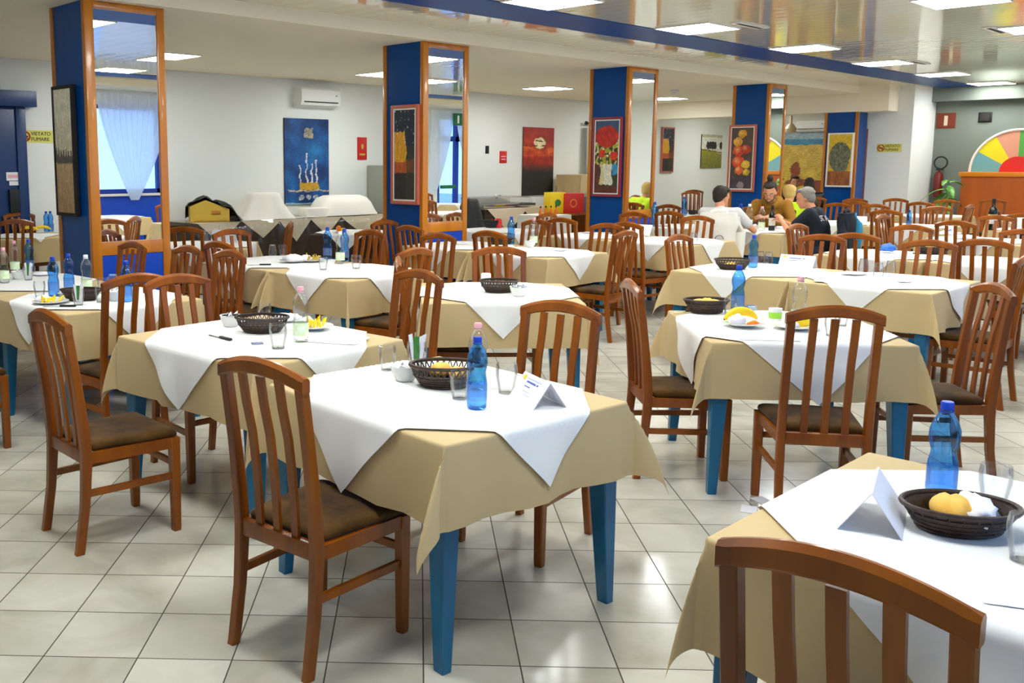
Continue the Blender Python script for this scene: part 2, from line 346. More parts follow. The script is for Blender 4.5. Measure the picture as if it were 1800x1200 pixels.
def pale(u, v):
    if v > .42: c = mixc((220, 212, 182), (240, 236, 216), (v - .42) * 2)
    else: c = mixc((176, 140, 98), (206, 174, 130), v * 2.4)
    if .40 < v < .40 + .06 + .05 * abs(N3(u, 0, 9)) + (.04 if (u * 7) % 1 < .5 else 0): c = (96, 92, 84)
    return c
def night(u, v):
    c = mixc((40, 52, 74), (22, 30, 48), v)
    if v < .32: c = (42, 38, 34)
    if .3 < v < .44 + .04 * N3(u, v, 5): c = (186, 84, 26)
    if u < .62 - .5 * abs(v - .55) and .42 < v < .76: c = (222, 160, 24)
    if u > .6 and v < .6: c = mixc(c, (60, 60, 40), .6)
    if v > .62 and N3(u * 1, v * 2, 16, 4) > .52: c = (210, 214, 220)
    return c
def flowers(u, v):
    c = (56, 86, 118) if v > .85 else (58, 60, 42)
    if N3(u, v * 2, 8, 1) > .0 and .38 < v < .7: c = (170, 164, 40)
    if N3(u, v * 2, 12, 9) > .2 and .4 < v < .75: c = (220, 214, 150)
    if v > .6 and blob(u, v, .5, .78, .5, .15): c = mixc((206, 46, 24), (170, 30, 16), .5 + N3(u, v * 2, 7))
    if blob(u, v, .3, .55, .14, .06) or blob(u, v, .8, .52, .16, .06): c = (214, 50, 26)
    if v < .1 or (v < .4 and u < .2): c = (96, 44, 30)
    if blob(u, v, .88, .33, .14, .08): c = (60, 150, 196)
    if .12 < v < .4 and abs(u - .5) < .26 + .04 * sin(v * 16): c = (226, 222, 200) if u > .4 else (214, 206, 150)
    return c
def fruits(u, v):
    c = mixc((70, 58, 44), (92, 74, 66), v)
    for cu, cv, r, cc in ((.5, .9, .2, (222, 158, 48)), (.3, .77, .22, (220, 152, 46)), (.35, .62, .26, (206, 66, 30)), (.7, .65, .22, (186, 50, 28)), (.35, .44, .28, (222, 70, 34)), (.7, .4, .2, (222, 180, 40)), (.4, .3, .2, (226, 100, 40)), (.75, .27, .16, (206, 170, 40))):
        if blob(u, v, cu, cv, r, r * .33): c = mixc((250, 220, 130), cc, hypot((u - cu + .06) / r, (v - cv - .02) / (r * .33)) * .9 + .3)
    if v < .2: c = mixc(c, (72, 56, 74), .7)
    if blob(u, v, .5, .06, .16, .06): c = (150, 130, 130)
    return c
def bouquet(u, v):
    c = mixc((196, 160, 36), (222, 186, 50), v)
    if blob(u, v, .5, .55, .46 + .1 * N3(u, v, 6), .3): c = mixc((120, 120, 100), (84, 90, 66), .5 + N3(u, v * 2, 9))
    if v < .28: c = mixc((166, 96, 44), (130, 72, 40), .5 + N3(u, v, 6))
    return c
def sunset(u, v):
    c = mixc((196, 54, 18), (150, 30, 14), (.5 + 1.2 * N3(u * .7, v * 3, 3.5)))
    if .58 < v < .72: c = mixc((230, 110, 24), c, .5 + N3(u, v * 3, 4))
    if blob(u, v, .53, .77, .19, .085): c = (240, 226, 176) if N3(u * .6, v * 4, 7, 2) < .12 else (120, 60, 30)
    if v < .5: c = mixc(c, (30, 34, 24), (.5 - v) * 6)
    if v > .93: c = (170, 34, 22)
    return c
def ship(u, v):
    c = mixc((4, 44, 96), (10, 90, 156), .5 + N3(u, v * 1.6, 3)); c = mixc((30, 120, 180), c, hypot((u - .68) / .4, (v - .63) / .2))
    if blob(u, v, .54, .83, .1, .05) and (int(u * 60) + int(v * 110)) % 3: c = (206, 190, 140)
    if abs(u - .54) < .1 and abs(v - .83) < .055: c = (176, 160, 112) if (int(u * 44) + int(v * 84)) % 2 else (84, 104, 130)
    for x, t in ((.34, .45), (.48, .6), (.6, .47), (.71, .52)):
        if abs(u - x + .01 * sin(v * 40)) < .013 and .25 < v < t: c = (214, 214, 220)
    if .33 < u < .76 and .165 < v < .25 + .02 * N3(u, 0, 20): c = (190, 148, 24)
    if abs(v - .155) < .006 and u > .08: c = (196, 180, 140)
    for x in (.36, .53, .7):
        r = hypot((u - x) / .055, (v - .082) / .032)
        if r < 1: c = (196, 200, 196) if (r > .7 or .2 < r < .45) else (90, 120, 150)
    if v < .015: c = (130, 170, 196)
    return c
def trees(u, v):
    c = (222, 222, 206) if v > .5 + .03 * sin(u * 5) - .1 * u + .05 else mixc((110, 106, 20), (150, 146, 40), v * 2)
    for x in (.3, .42, .54, .64, .95):
        if blob(u, v, x, .68, .08, .12): c = (20, 22, 18)
    if v > .92: c = (186, 184, 150)
    if abs(v - (.5 - .1 * u + .06)) < .02: c = (120, 100, 30)
    return c
def beach(u, v):
    c = mixc((206, 176, 60), (196, 160, 76), v) if v < .82 else ((150, 170, 176) if v > .9 else (60, 130, 160))
    if blob(u, v, .95, .62, .36, .14): c = (222, 226, 226) if int(hypot(u - .95, (v - .5) * 2) * 22) % 2 else (60, 110, 150)
    if blob(u, v, .7, .55, .16, .1): c = (96, 96, 70)
    for x, y, w, h in ((.2, .42, .07, .16), (.25, .28, .16, .06), (.5, .22, .1, .1), (.8, .3, .14, .14)):
        if blob(u, v, x, y, w, h): c = (140, 70, 40)
    if N3(u, v, 16) > .4 and v < .35: c = (90, 50, 34)
    return c
def pic_on_X(px0, py0, px1, py1, X, fn, label, **k):
    a, b = onX(px0, py0, X), onX(px1, py1, X); w = abs(a.y - b.y); h = abs(a.z - b.z)
    f = k.get('fw', .05) * (1.5 if k.get('inner') else 1) if k.get('frame') else 0
    return picture(((X), (a.y + b.y) / 2, (a.z + b.z) / 2), w - 2 * f, h - 2 * f, R(-90), fn, label, **k)
def pic_on_Y(px0, py0, px1, py1, Y, fn, label, **k):
    a, b = onY(px0, py0, Y), onY(px1, py1, Y); w = abs(a.x - b.x); h = abs(a.z - b.z)
    f = k.get('fw', .05) * (1.5 if k.get('inner') else 1) if k.get('frame') else 0
    return picture(((a.x + b.x) / 2, Y, (a.z + b.z) / 2), w - 2 * f, h - 2 * f, 0, fn, label, **k)
# ------------------------------------------------------------------ columns with mirrors
YC, YB, CW = 7.08, 7.70, .70
CX0 = [3.42, 7.14, 10.96, 14.95]
mlab = ['tall wood-framed mirror reflecting one white curtain, on the column nearest the blue door', 'tall wood-framed mirror reflecting the parted curtains and exit sign', 'tall wood-framed mirror reflecting a person in yellow, beside the flower picture', 'narrow wood-framed mirror reflecting the coloured wheel']
for i, x0 in enumerate(CX0):
    x1 = x0 + (CW if i < 3 else .62)
    c = struct(bpy.data.objects.new('column', None)); COL.objects.link(c); c.location = (0, 0, 0)
    MB().box(x0 + .01, x1 - .01, YC + .02, YB - .01, 0, H).build('blue_panel', 'colblue', c)
    for a, b, y0, y1 in ((x0, x0 + .08, YC, YC + .05), (x1 - .07, x1, YC, YC + .05), (x0, x0 + .03, YB - .055, YB), (x1 - .03, x1, YB - .055, YB)):
        MB().box(a, b, y0, y1, 0, H, .006).build('corner_trim', 'trimwood', c)
    MB().box(x0 + .08, x1 - .07, YC + .012, YC + .025, 0, .87).build('lower_panel', 'panelblue', c)
    mr = thing('mirror', mlab[i], 'mirror', (0, 0, 0), 0, 'mirrors on the blue columns')
    MB().box(x0 + .08, x1 - .07, YC + .014, YC + .024, .96, 2.80).build('mirror_glass', 'mirror', mr)
    MB().box(x0 + .08, x1 - .07, YC + .002, YC + .03, .86, .97, .004).build('bottom_rail', 'trimwood', mr)
    MB().box(x0 + .08, x1 - .07, YC + .002, YC + .03, 2.79, H - .002, .004).build('top_rail', 'trimwood', mr)
c = struct(bpy.data.objects.new('column', None)); COL.objects.link(c)
MB().box(18.22, 18.68, 6.97, 7.53, 0, 2.52).build('blue_panel', 'colblue', c)
for a, b, y0, y1 in ((18.2, 18.26, 6.95, 7.0), (18.2, 18.26, 7.5, 7.55)): MB().box(a, b, y0, y1, 0, 2.52, .005).build('corner_trim', 'trimwood', c)
pic_on_X(97, 153, 142, 381, CX0[0], pale, 'pale hazy field painting in a dark frame on the column nearest the blue door', frame='dark', fw=.028)
pic_on_X(691, 186, 738, 360, CX0[1], night, 'dark and yellow night picture in a rose wood frame on the second blue column', frame='framerose', inner='ivory', fw=.035)
pic_on_X(1045, 207, 1092, 346, CX0[2], flowers, 'red flower picture in a crimson frame on the third blue column', frame='framepink', inner='ivory', fw=.032)
pic_on_X(1284, 220, 1326, 337, CX0[3], fruits, 'orange and red fruit picture on the blue column behind the seated people', frame='framerose', inner='ivory', fw=.032)
pic_on_X(1457, 234, 1497, 329, 18.2, bouquet, 'yellow and grey bouquet picture on the blue column by the white pillar', frame='ivory', fw=.03)
pic_on_Y(498, 207, 577, 357, YW - .004, ship, 'blue painting of a yellow boat with four masts on the white wall')
pic_on_Y(919, 223, 970, 342, YW - .004, sunset, 'red sunset canvas with a pale moon on the white wall')
pic_on_Y(1163, 223, 1181, 303, YW - .004, night, 'narrow dark picture right of the third column', frame='framerose', fw=.03)
pic_on_Y(1233, 236, 1266, 295, YW - .004, trees, 'pale canvas with dark round trees over an olive field')
picture((XR, 9.35, 1.5), 1.9, 1.62, R(-90), beach, 'large beach painting with a striped parasol behind the far diners', frame='framerose', fw=.04)
def wallcard(px, py, w, h, m, label, cat, name, face='Y', plane=YW):
    p = onY(px, py, plane) if face == 'Y' else onX(px, py, plane)
    t = thing(name, label, cat, p, 0 if face == 'Y' else R(-90)); MB().box(-w / 2, w / 2, -.012, 0, -h / 2, h / 2, .002).build('panel', m, t); return t
t = wallcard(636, 261, .2, .36, 'red', 'small red sign on the white wall right of the boat painting', 'sign', 'red_sign')
MB().ball((0, -.015, .03), .03, 2, (1, .15, 1.5)).build('emblem', 'gold', t); MB().box(-.06, .06, -.014, -.011, -.11, -.08).build('print', 'gold', t)
t = wallcard(884, 276, .2, .22, 'red', 'little square red sign on the white wall left of the sunset canvas', 'sign', 'red_sign')
MB().box(-.06, .06, -.014, -.011, -.05, -.03).box(-.07, .07, -.014, -.011, .0, .02).build('print', 'cappink', t)
t = wallcard(856, 263, .09, .14, 'black', 'small dark thermostat on the white wall', 'thermostat', 'thermostat')
t = wallcard(1663, 212, .32, .28, 'brownsign', 'dark red square sign high on the dim wall', 'sign', 'wall_sign', 'X', 19.85); MB().box(-.03, .03, -.014, -.011, -.09, .09).build('print', 'cream', t)
t = wallcard(1732, 206, .22, .18, 'black', 'small black box high on the dim wall', 'speaker', 'wall_speaker', 'X', 19.85); MB().box(-.08, .08, -.05, -.011, -.07, .07, .01).build('grille', 'dark', t)
t = wallcard(872, 347, .1, .08, 'ivory', 'white wall socket above the chafing dish', 'socket', 'wall_socket'); MB().box(-.03, .03, -.014, -.011, -.02, .02).build('insert', 'grey', t)
# air conditioners
def ac(cen, rz, label, w=.86):
    t = thing('air_conditioner', label, 'air conditioner', cen, rz, 'air conditioners')
    MB().prism([(-.0, 0), (-.19, .03), (-.22, .1), (-.22, .26), (-.19, .29), (0, .29)], -w / 2, w / 2).build('housing', 'acwhite', t).rotation_euler = (0, 0, pi / 2)
    t.children[0].matrix_basis = Matrix(((0, 1, 0, 0), (1, 0, 0, 0), (0, 0, 1, 0), (0, 0, 0, 1)))
    MB().box(-w / 2 + .05, w / 2 - .05, -.223, -.215, .07, .085).build('air_slot', 'dark', t)
    MB().box(w / 2 - .1, w / 2 - .07, -.224, -.219, .17, .19).build('logo', 'grey', t)
a, b = onY(508, 189, YW), onY(589, 155, YW); ac(((a.x + b.x) / 2, YW, a.z + .01), 0, 'white wall air conditioner above the boat painting', .76)
ac((XR, 9.55, 2.3), R(-90), 'white wall air conditioner above the large beach painting', .7)
# ceiling lamps, smoke detector
def lamp():
    t = thing('ceiling_lamp', '', 'lamp', group='square ceiling lamps')
    MB().box(-.32, .32, -.29, .29, -.012, .0, .004).build('diffuser', 'lamp', t)
    q = MB(); q.box(-.33, .33, -.30, -.288, -.013, .005); q.box(-.33, .33, .288, .30, -.013, .005); q.box(-.33, -.318, -.288, .288, -.013, .005); q.box(.318, .33, -.288, .288, -.013, .005); q.build('frame', 'acwhite', t); return t
rows = [(5.14, [1.74, 4.24, 6.74, 9.17, 11.7, 14.19, 16.66, 19.15], 'along the blue ceiling strip'), (2.76, [1.7, 4.24, 6.7, 9.26, 11.72, 14.19, 16.66], 'in the row right of the strip'), (10.08, [5.85, 9.4, 13.15, 16.9, 20.6], 'on the matte ceiling by the picture wall'), (.95, [2, 6.9, 11.7, 16.2], 'near the window wall')]  # last picture-wall lamp is added, hidden behind the beam, to brighten the far end
ordn = ['first', 'second', 'third', 'fourth', 'fifth', 'sixth', 'seventh', 'eighth']
for y, xs, ph in rows:
    for k, x in enumerate(xs):
        inst('lamp', lamp, (x, y, HG if y < 6.2 else H), 0, '%s square lit ceiling panel %s' % (ordn[k], ph), 'square ceiling lamps')
sd = thing('smoke_detector', 'small round smoke detector on the ceiling behind the third column', 'detector', at(1186, 158, H)); MB().lathe([(.05, -.045), (.07, -.03), (.07, 0)], 16).build('body', 'acwhite', sd)
MB().lathe([(.02, -.05), (.025, -.044)], 12).build('led', 'grey', sd)
for k, (px, py) in enumerate(((1318, 44), (1615, 109), (1751, 52))):
    v = thing('ceiling_vent', ['slim ceiling vent above the fourth column', 'slim ceiling vent near the white pillar', 'slim ceiling vent above the coloured wheel'][k], 'vent', at(px, py, HG), 0, 'slim ceiling vents')
    MB().box(-.3, .3, -.06, .06, -.012, 0, .003).build('frame', 'acwhite', v); MB().box(-.26, .26, -.02, .02, -.0135, -.011).build('slot', 'dark', v)
# ------------------------------------------------------------------ chair
def arcx(z):      # fore-aft line of the rear posts
    return .035 - .045 * (1 - z / .43) ** 2 if z < .43 else .035 - .062 * ((z - .43) / .55) ** 1.3
def chair():
    t = thing('dining_chair', '', 'chair', group='slat-back dining chairs')
    W = .178
    for s in (-1, 1):
        secs = []
        for z in (0, .02, .2, .36, .43, .55, .7, .85, .945):
            x = arcx(z); y = s * (W - .004 * (z / .945)); hw = .0165 if z > .02 else .015; hd = .021 if .3 < z < .6 else .018
            secs.append([V((x - hd, y - hw * .8, z)), V((x - hd * .8, y - hw, z)), V((x + hd * .8, y - hw, z)), V((x + hd, y - hw * .8, z)), V((x + hd, y + hw * .8, z)), V((x + hd * .8, y + hw, z)), V((x - hd * .8, y + hw, z)), V((x - hd, y + hw * .8, z))])
        MB().strip(secs).build('leg', 'wood', t)
    for s in (-1, 1):
        secs = []
        for z, h in ((0, .0165), (.02, .018), (.25, .0205), (.42, .0215)):
            x, y = .425, s * .196; k = .75
            secs.append([V((x + a * h, y + b * h, z)) for a, b in ((-1, -k), (-k, -1), (k, -1), (1, -k), (1, k), (k, 1), (-k, 1), (-1, k))])
        MB().strip(secs).build('leg', 'wood', t)
    # crest rail: arched, bowed
    n = 22; secs = []
    for i in range(n + 1):
        y = -.196 + .392 * i / n; k = 1 - (y / .196) ** 2; zt = .965 + .042 * k; zb = .918 + .036 * k; x = -.022 - .016 * k; d = .016
        r = .006 if 0 < i < n else .004
        secs.append([V((x - d, y, zb + r)), V((x - d + r, y, zb)), V((x + d - r, y, zb)), V((x + d, y, zb + r)), V((x + d, y, zt - 2 * r)), V((x + d - 2 * r, y, zt)), V((x - d + 2 * r, y, zt)), V((x - d, y, zt - 2 * r))])
    MB().strip(secs).build('crest_rail', 'wood', t)
    for y in (-.084, 0, .084):
        secs = []
        for z in (.395, .45, .55, .65, .75, .85, .945):
            x = arcx(z) - .008 * (1 if z > .8 else 0) + .004 * sin((z - .4) / .55 * pi); hw = .0145 + .003 * (z - .4); hd = .0065
            secs.append([V((x - hd, y - hw, z)), V((x + hd, y - hw, z)), V((x + hd, y + hw, z)), V((x - hd, y + hw, z))])
        MB().strip(secs).build('slat', 'wood', t)
    q = MB(); q.box(.02, .048, -.165, .165, .375, .43, .003); q.box(.41, .436, -.18, .18, .375, .422, .003)
    for s in (-1, 1):
        a, b = V((.05, s * .178, 0)), V((.41, s * .197, 0))
        q.strip([[V((p.x, p.y - .012, .375)), V((p.x, p.y + .012, .375)), V((p.x, p.y + .012, .422)), V((p.x, p.y - .012, .422))] for p in (a, b)])
    q.build('seat_frame', 'wood', t)
    for s in (-1, 1):
        MB().strip([[V((p.x, p.y - .008, z - .014)), V((p.x, p.y + .008, z - .014)), V((p.x, p.y + .008, z + .014)), V((p.x, p.y - .008, z + .014))] for p, z in ((V((.02, s * .178, 0)), .25), (V((.42, s * .196, 0)), .25))]).build('stretcher', 'wood', t)
    MB().box(.416, .432, -.19, .19, .29, .318, .003).build('stretcher', 'wood', t)
    rings = []
    def ring(z, ins):
        o = []
        for x0, x1, w0, w1 in ((.055 + ins, .445 - ins, .172 - ins, .208 - ins),):
            pts = [(x0, -w0), (x1, -w1), (x1, w1), (x0, w0)]; rr = .03
            for i in range(4):
                p = V(pts[i] + (0,)); a = (V(pts[i - 1] + (0,)) - p).normalized(); b = (V(pts[(i + 1) % 4] + (0,)) - p).normalized()
                for k in range(5): f = k / 4; o.append(p + a * rr * (1 - f) ** 2 + b * rr * f ** 2 + V((0, 0, z)))
        return o
    for z, ins in ((.421, .006), (.432, 0), (.446, .002), (.456, .014), (.461, .04), (.464, .1)): rings.append(ring(z, ins))
    MB().loft(rings).build('seat', 'suede', t, True, 60)
    return t
NCH = 0
def put_chair(x, y, deg, ph, jit=True):
    global NCH
    NCH += 1
    a = R(deg); ox = -.005
    return inst('chair', chair, (x - ox * cos(a), y - ox * sin(a), 0), a, 'orange-brown wooden slat-back chair ' + ph, 'slat-back dining chairs')
# ------------------------------------------------------------------ table and cloths
def table_proto():
    t = thing('dining_table', '', 'table', group='blue-legged dining tables')
    MB().box(-.44, .44, -.44, .44, .722, .75, .004).build('tabletop', 'tabletop', t)
    q = MB(); 
    for s in (-1, 1): q.box(-.4, .4, s * .395 - .011, s * .395 + .011, .64, .722); q.box(s * .395 - .011, s * .395 + .011, -.4, .4, .64, .722)
    q.build('apron', 'bluepaint', t)
    for sx in (-1, 1):
        for sy in (-1, 1):
            secs = []
            for z, h in ((0, .02), (.015, .021), (.64, .041), (.722, .041)):
                cx, cy = sx * (.437 - .041), sy * (.437 - .041); k = .88
                if z < .3: cx, cy = sx * (.437 - h), sy * (.437 - h)
                secs.append([V((cx + a * h, cy + b * h, z)) for a, b in ((-1, -k), (-k, -1), (k, -1), (1, -k), (1, k), (k, 1), (-k, 1), (-1, k))])
            MB().strip(secs).build('leg', 'bluepaint', t)
    return t
RND = .011; ARC = RND * pi / 2
class Drape:
    def __init__(s, a, b, h, seed, joined=()):
        s.a, s.b, s.h, s.j = a, b, h, joined; g = random.Random(seed)
        s.fl = {}; s.wv = {}
        for f in ('+x', '-x', '+y', '-y'):
            s.fl[f] = 0 if f in joined else g.uniform(.05, .13); s.wv[f] = [] if f in joined else [(g.uniform(.008, .022), g.uniform(.22, .5), g.uniform(0, 6.3)) for _ in range(2)]
        s.cn = {}
        for sx in (1, -1):
            for sy in (1, -1):
                jx = ('+x' if sx > 0 else '-x') in joined; jy = ('+y' if sy > 0 else '-y') in joined
                if jx: c = (R(104), R(9), .62)
                elif jy: c = (R(-14), R(9), .62)
                else:
                    k = g.random(); c = (R(45 + g.uniform(-28, 28)), R(g.uniform(14, 40)), g.uniform(.36, .54))
                s.cn[(sx, sy)] = c
    def face(s, f, t, d, off, zt):      # t along the edge, d past the edge -> (out, z)
        L = s.b if f[1] == 'x' else s.a
        if d < ARC: th = d / RND; return (RND + off) * sin(th) - 0, zt - RND * (1 - cos(th)) - 0
        e = d - ARC; w = max(0, 1 - (abs(t) / L) ** 4) * min(1, e / .12)
        o = RND + off + s.fl[f] * e * (.9 - .6 * e / s.h) + sum(A * sin(2 * pi * t / l + p) for A, l, p in s.wv[f]) * w * (e / s.h)
        return o, zt - RND - e * .985
    def pt(s, u, v, zt, off):
        a, b = s.a - RND, s.b - RND; du, dv = abs(u) - a, abs(v) - b; sx, sy = (1 if u >= 0 else -1), (1 if v >= 0 else -1)
        if du <= 0 and dv <= 0: return V((u, v, zt))
        if dv <= 0:
            o, z = s.face('+x' if sx > 0 else '-x', v, du, off, zt); return V((sx * (a + o), v, z))
        if du <= 0:
            o, z = s.face('+y' if sy > 0 else '-y', u, dv, off, zt); return V((u, sy * (b + o), z))
        r = hypot(du, dv); t = atan2(dv, du) / (pi / 2); pc, pw, am = s.cn[(sx, sy)]
        ox, z0 = s.face('+x' if sx > 0 else '-x', s.b, r, off, zt); oy, z1 = s.face('+y' if sy > 0 else '-y', s.a, r, off, zt)
        e = max(0, r - ARC); al = am * sin(pi * t) * (.95 - .25 * e / (s.h * 1.4)); ps = pc + (1 - 2 * t) * pw
        bx_, by_ = ox * (1 - t), oy * t                    # base position between the two faces
        hor = sin(al) * e
        return V((sx * (a + bx_ + hor * cos(ps)), sy * (b + by_ + hor * sin(ps)), (z0 * (1 - t) + z1 * t) + e * (1 - cos(al))))
def axis(a, h, ni=10, no=11):
    inn = [-a + 2 * a * i / ni for i in range(ni + 1)]; fine = [a - RND + ARC * k / 4 for k in range(5)]
    out = fine + [a - RND + ARC + (h - ARC + RND) * (k / no) for k in range(1, no + 1)]
    inn = [x for x in inn if abs(x) < a - RND - .004]
    return [-x for x in out[::-1]] + inn + out
def cloth_mesh(D, name, m, zt):
    xs, ys = axis(D.a, D.h), axis(D.b, D.h); q = MB()
    q.loft([[D.pt(u, v, zt, 0) for u in xs] for v in ys], False, False); return q.build(name, m, None, True, 180)
def overlay_mesh(D, name, m, zt, half, shift=(0, 0), rot=0):
    n = 52; q = MB(); rows = []; c, s = cos(R(45) + rot), sin(R(45) + rot); e = half / sqrt(2)
    for i in range(n + 1):
        row = []
        for j in range(n + 1):
            p, r = (i / n * 2 - 1) * e, (j / n * 2 - 1) * e
            row.append(D.pt(p * c - r * s + shift[0], p * s + r * c + shift[1], zt, .009))
        rows.append(row)
    q.loft(rows, False, False); return q.build(name, m, None, True, 180)
TB = {}; TREC = []
def put_table(key, x, y, a, b, deg, desc, joined=(), over=.70, h=.27, seed=None, cloth='beige', white=True, rot=0, shift=(0, 0), flare=1, corner=None):
    rz = R(deg); seed = seed if seed is not None else len(TB) * 13 + 5
    t = inst('table', table_proto, (x, y, 0), rz, 'blue-legged square table under ' + desc, 'blue-legged dining tables', (a / .46, b / .46, 1))
    D = Drape(a, b, h, seed, joined)
    if flare != 1:
        for f in D.fl: D.fl[f] *= flare
        for k in D.cn: D.cn[k] = (D.cn[k][0], D.cn[k][1], .3)
    D.cn.update(corner or {})
    o = cloth_mesh(D, 'tablecloth', cloth, .756); o.location = (x, y, 0); o.rotation_euler = (0, 0, rz)
    tag(o, ('beige' if cloth == 'beige' else 'dark brown') + ' tablecloth over ' + desc, 'tablecloth', 'beige tablecloths')
    if white:
        w = overlay_mesh(D, 'overlay_cloth', 'white', .7635, over, shift, rot); w.location = (x, y, 0); w.rotation_euler = (0, 0, rz)
        tag(w, 'white cloth laid cornerwise over ' + desc, 'tablecloth', 'white overlay cloths')
    TB[key] = desc; TREC.append((x, y, a, b, rz))
put_table('T1', 2.50, 2.375, .44, .515, -5, 'the table with the tent card and two tall bottles', seed=3, over=.735, corner={(-1, -1): (R(18), R(36), .6), (1, -1): (R(40), R(26), .62)})
put_table('T2', 2.655, 3.75, .46, .54, 3, 'the table with the knife and empty wicker basket', seed=11, over=.74)
put_table('T3', 4.75, 4.02, .50, .50, 45, 'the table with a basket beside a foil-topped bowl', seed=21, over=.72)
put_table('T4', 4.86, 5.60, .47, .455, 2, 'the table with two blue bottles and peel plate', joined=('+y',), seed=31)
put_table('T4b', 4.84, 6.55, .47, .455, 2, 'the table joined behind the peel plate table', joined=('-y',), seed=32)
put_table('T5', 4.84, 2.17, .50, .475, 42, 'the table with the banana plate', seed=41, rot=.08, shift=(-.05, .03), over=.75)
put_table('T6', 2.42, .50, .48, .52, 0, 'the table with the big wicker basket in front', seed=51, over=.72, flare=.15)
put_table('T7', 7.27, 2.52, .51, .47, 0, 'the table with three upturned glasses', joined=('+y',), seed=61)
put_table('T7b', 7.27, 3.47, .51, .47, 0, 'the table with a bread basket and yellow-marked card', joined=('-y',), seed=62)
put_table('T8', 2.70, 5.54, .46, .47, 2, 'the table with the fruit peel plate by the first column', joined=('+y',), seed=71)
put_table('T8b', 2.67, 6.66, .46, .61, 2, 'the table joined behind the fruit peel table', joined=('-y',), seed=72)
for k, (x, y, r) in enumerate(((4.139, 1.955, .4), (4.295, 1.964, 1.1))):
    o = MB().box(-.05, .05, -.035, .035, .001, .003).build('paper_scrap', 'paper'); o.location = (x, y, 0); o.rotation_euler = (0, 0, r); tag(o, ['white paper scrap on the floor nearer the front table', 'white paper scrap on the floor by a chair foot'][k], 'paper scrap')
put_table('T9', 4.42, 10.90, .55, .45, 0, 'the table with bananas by the blue door', seed=81, over=.5)
put_table('T10', 5.32, 8.42, .48, .48, 48, 'the table with a blank white card near the first mirror', seed=91, over=.74)
put_table('T11', 7.62, 8.72, .45, .45, 35, 'the small table with an orange before the buffet', seed=101, cloth='brownskirt', over=.66)
put_table('T12', 7.22, 5.60, .465, .465, 0, 'the table with a pink-capped bottle beyond the basket table', joined=('+y',), seed=111)
put_table('T12b', 7.22, 6.55, .465, .465, 0, 'the table beside the second mirrored column', joined=('-y',), seed=112)
put_table('T13', 9.36, 5.43, .50, .465, 0, 'the table nearest the white jacket chair', joined=('+y',), seed=121)
put_table('T13b', 9.36, 6.39, .50, .465, 0, 'the table with a big blank card and bread basket', joined=('-y',), seed=122)
put_table('T14', 11.60, 6.54, .46, .44, 0, 'the table beside the third column', seed=131)
put_table('T15', 11.62, 5.50, .50, .46, 0, 'the table where the three men sit', seed=141)
put_table('T16', 9.38, 2.32, .46, .46, 0, 'the table with bread and yellow fruit behind the upturned glasses', joined=('+y',), seed=151)
put_table('T16b', 9.38, 3.27, .46, .465, 0, 'the table with crumpled blue foil', joined=('-y',), seed=152)
put_table('T17', 13.92, 5.48, .46, .46, 0, 'the table behind the man in navy', joined=('-y',), seed=161)
put_table('T17b', 13.92, 4.53, .46, .46, 0, 'the table left of the white pillar chairs', joined=('+y',), seed=162)
put_table('T20', 14.1, 3.10, .46, .50, 0, 'the table with a dark wine bottle', seed=171)
put_table('T22', 9.15, 7.78, .46, .46, 0, 'the table with a red can and black pot', seed=181)
put_table('T23', 11.88, 3.15, .46, .52, 0, 'the table with crumpled napkins far on the right', seed=191)
put_table('T24', 16.85, 5.2, .46, .48, 0, 'the far table before the white pillar', seed=201)
put_table('T19', 17.7, 4.05, .46, .48, 0, 'the far bare white table near the orange counter', seed=211)
put_table('T21', 13.95, 8.0, .46, .46, 0, 'the far table behind the third column', seed=221)
for k, (x, y) in enumerate(((7.0, .35), (9.3, .35), (11.9, .9), (14.3, .7))):
    put_table('B%d' % k, x, y, .46, .46, 0, ['the table close to the gathered curtain', 'the table under the second window', 'the table near the third window', 'the table near the exit door'][k], seed=300 + k)
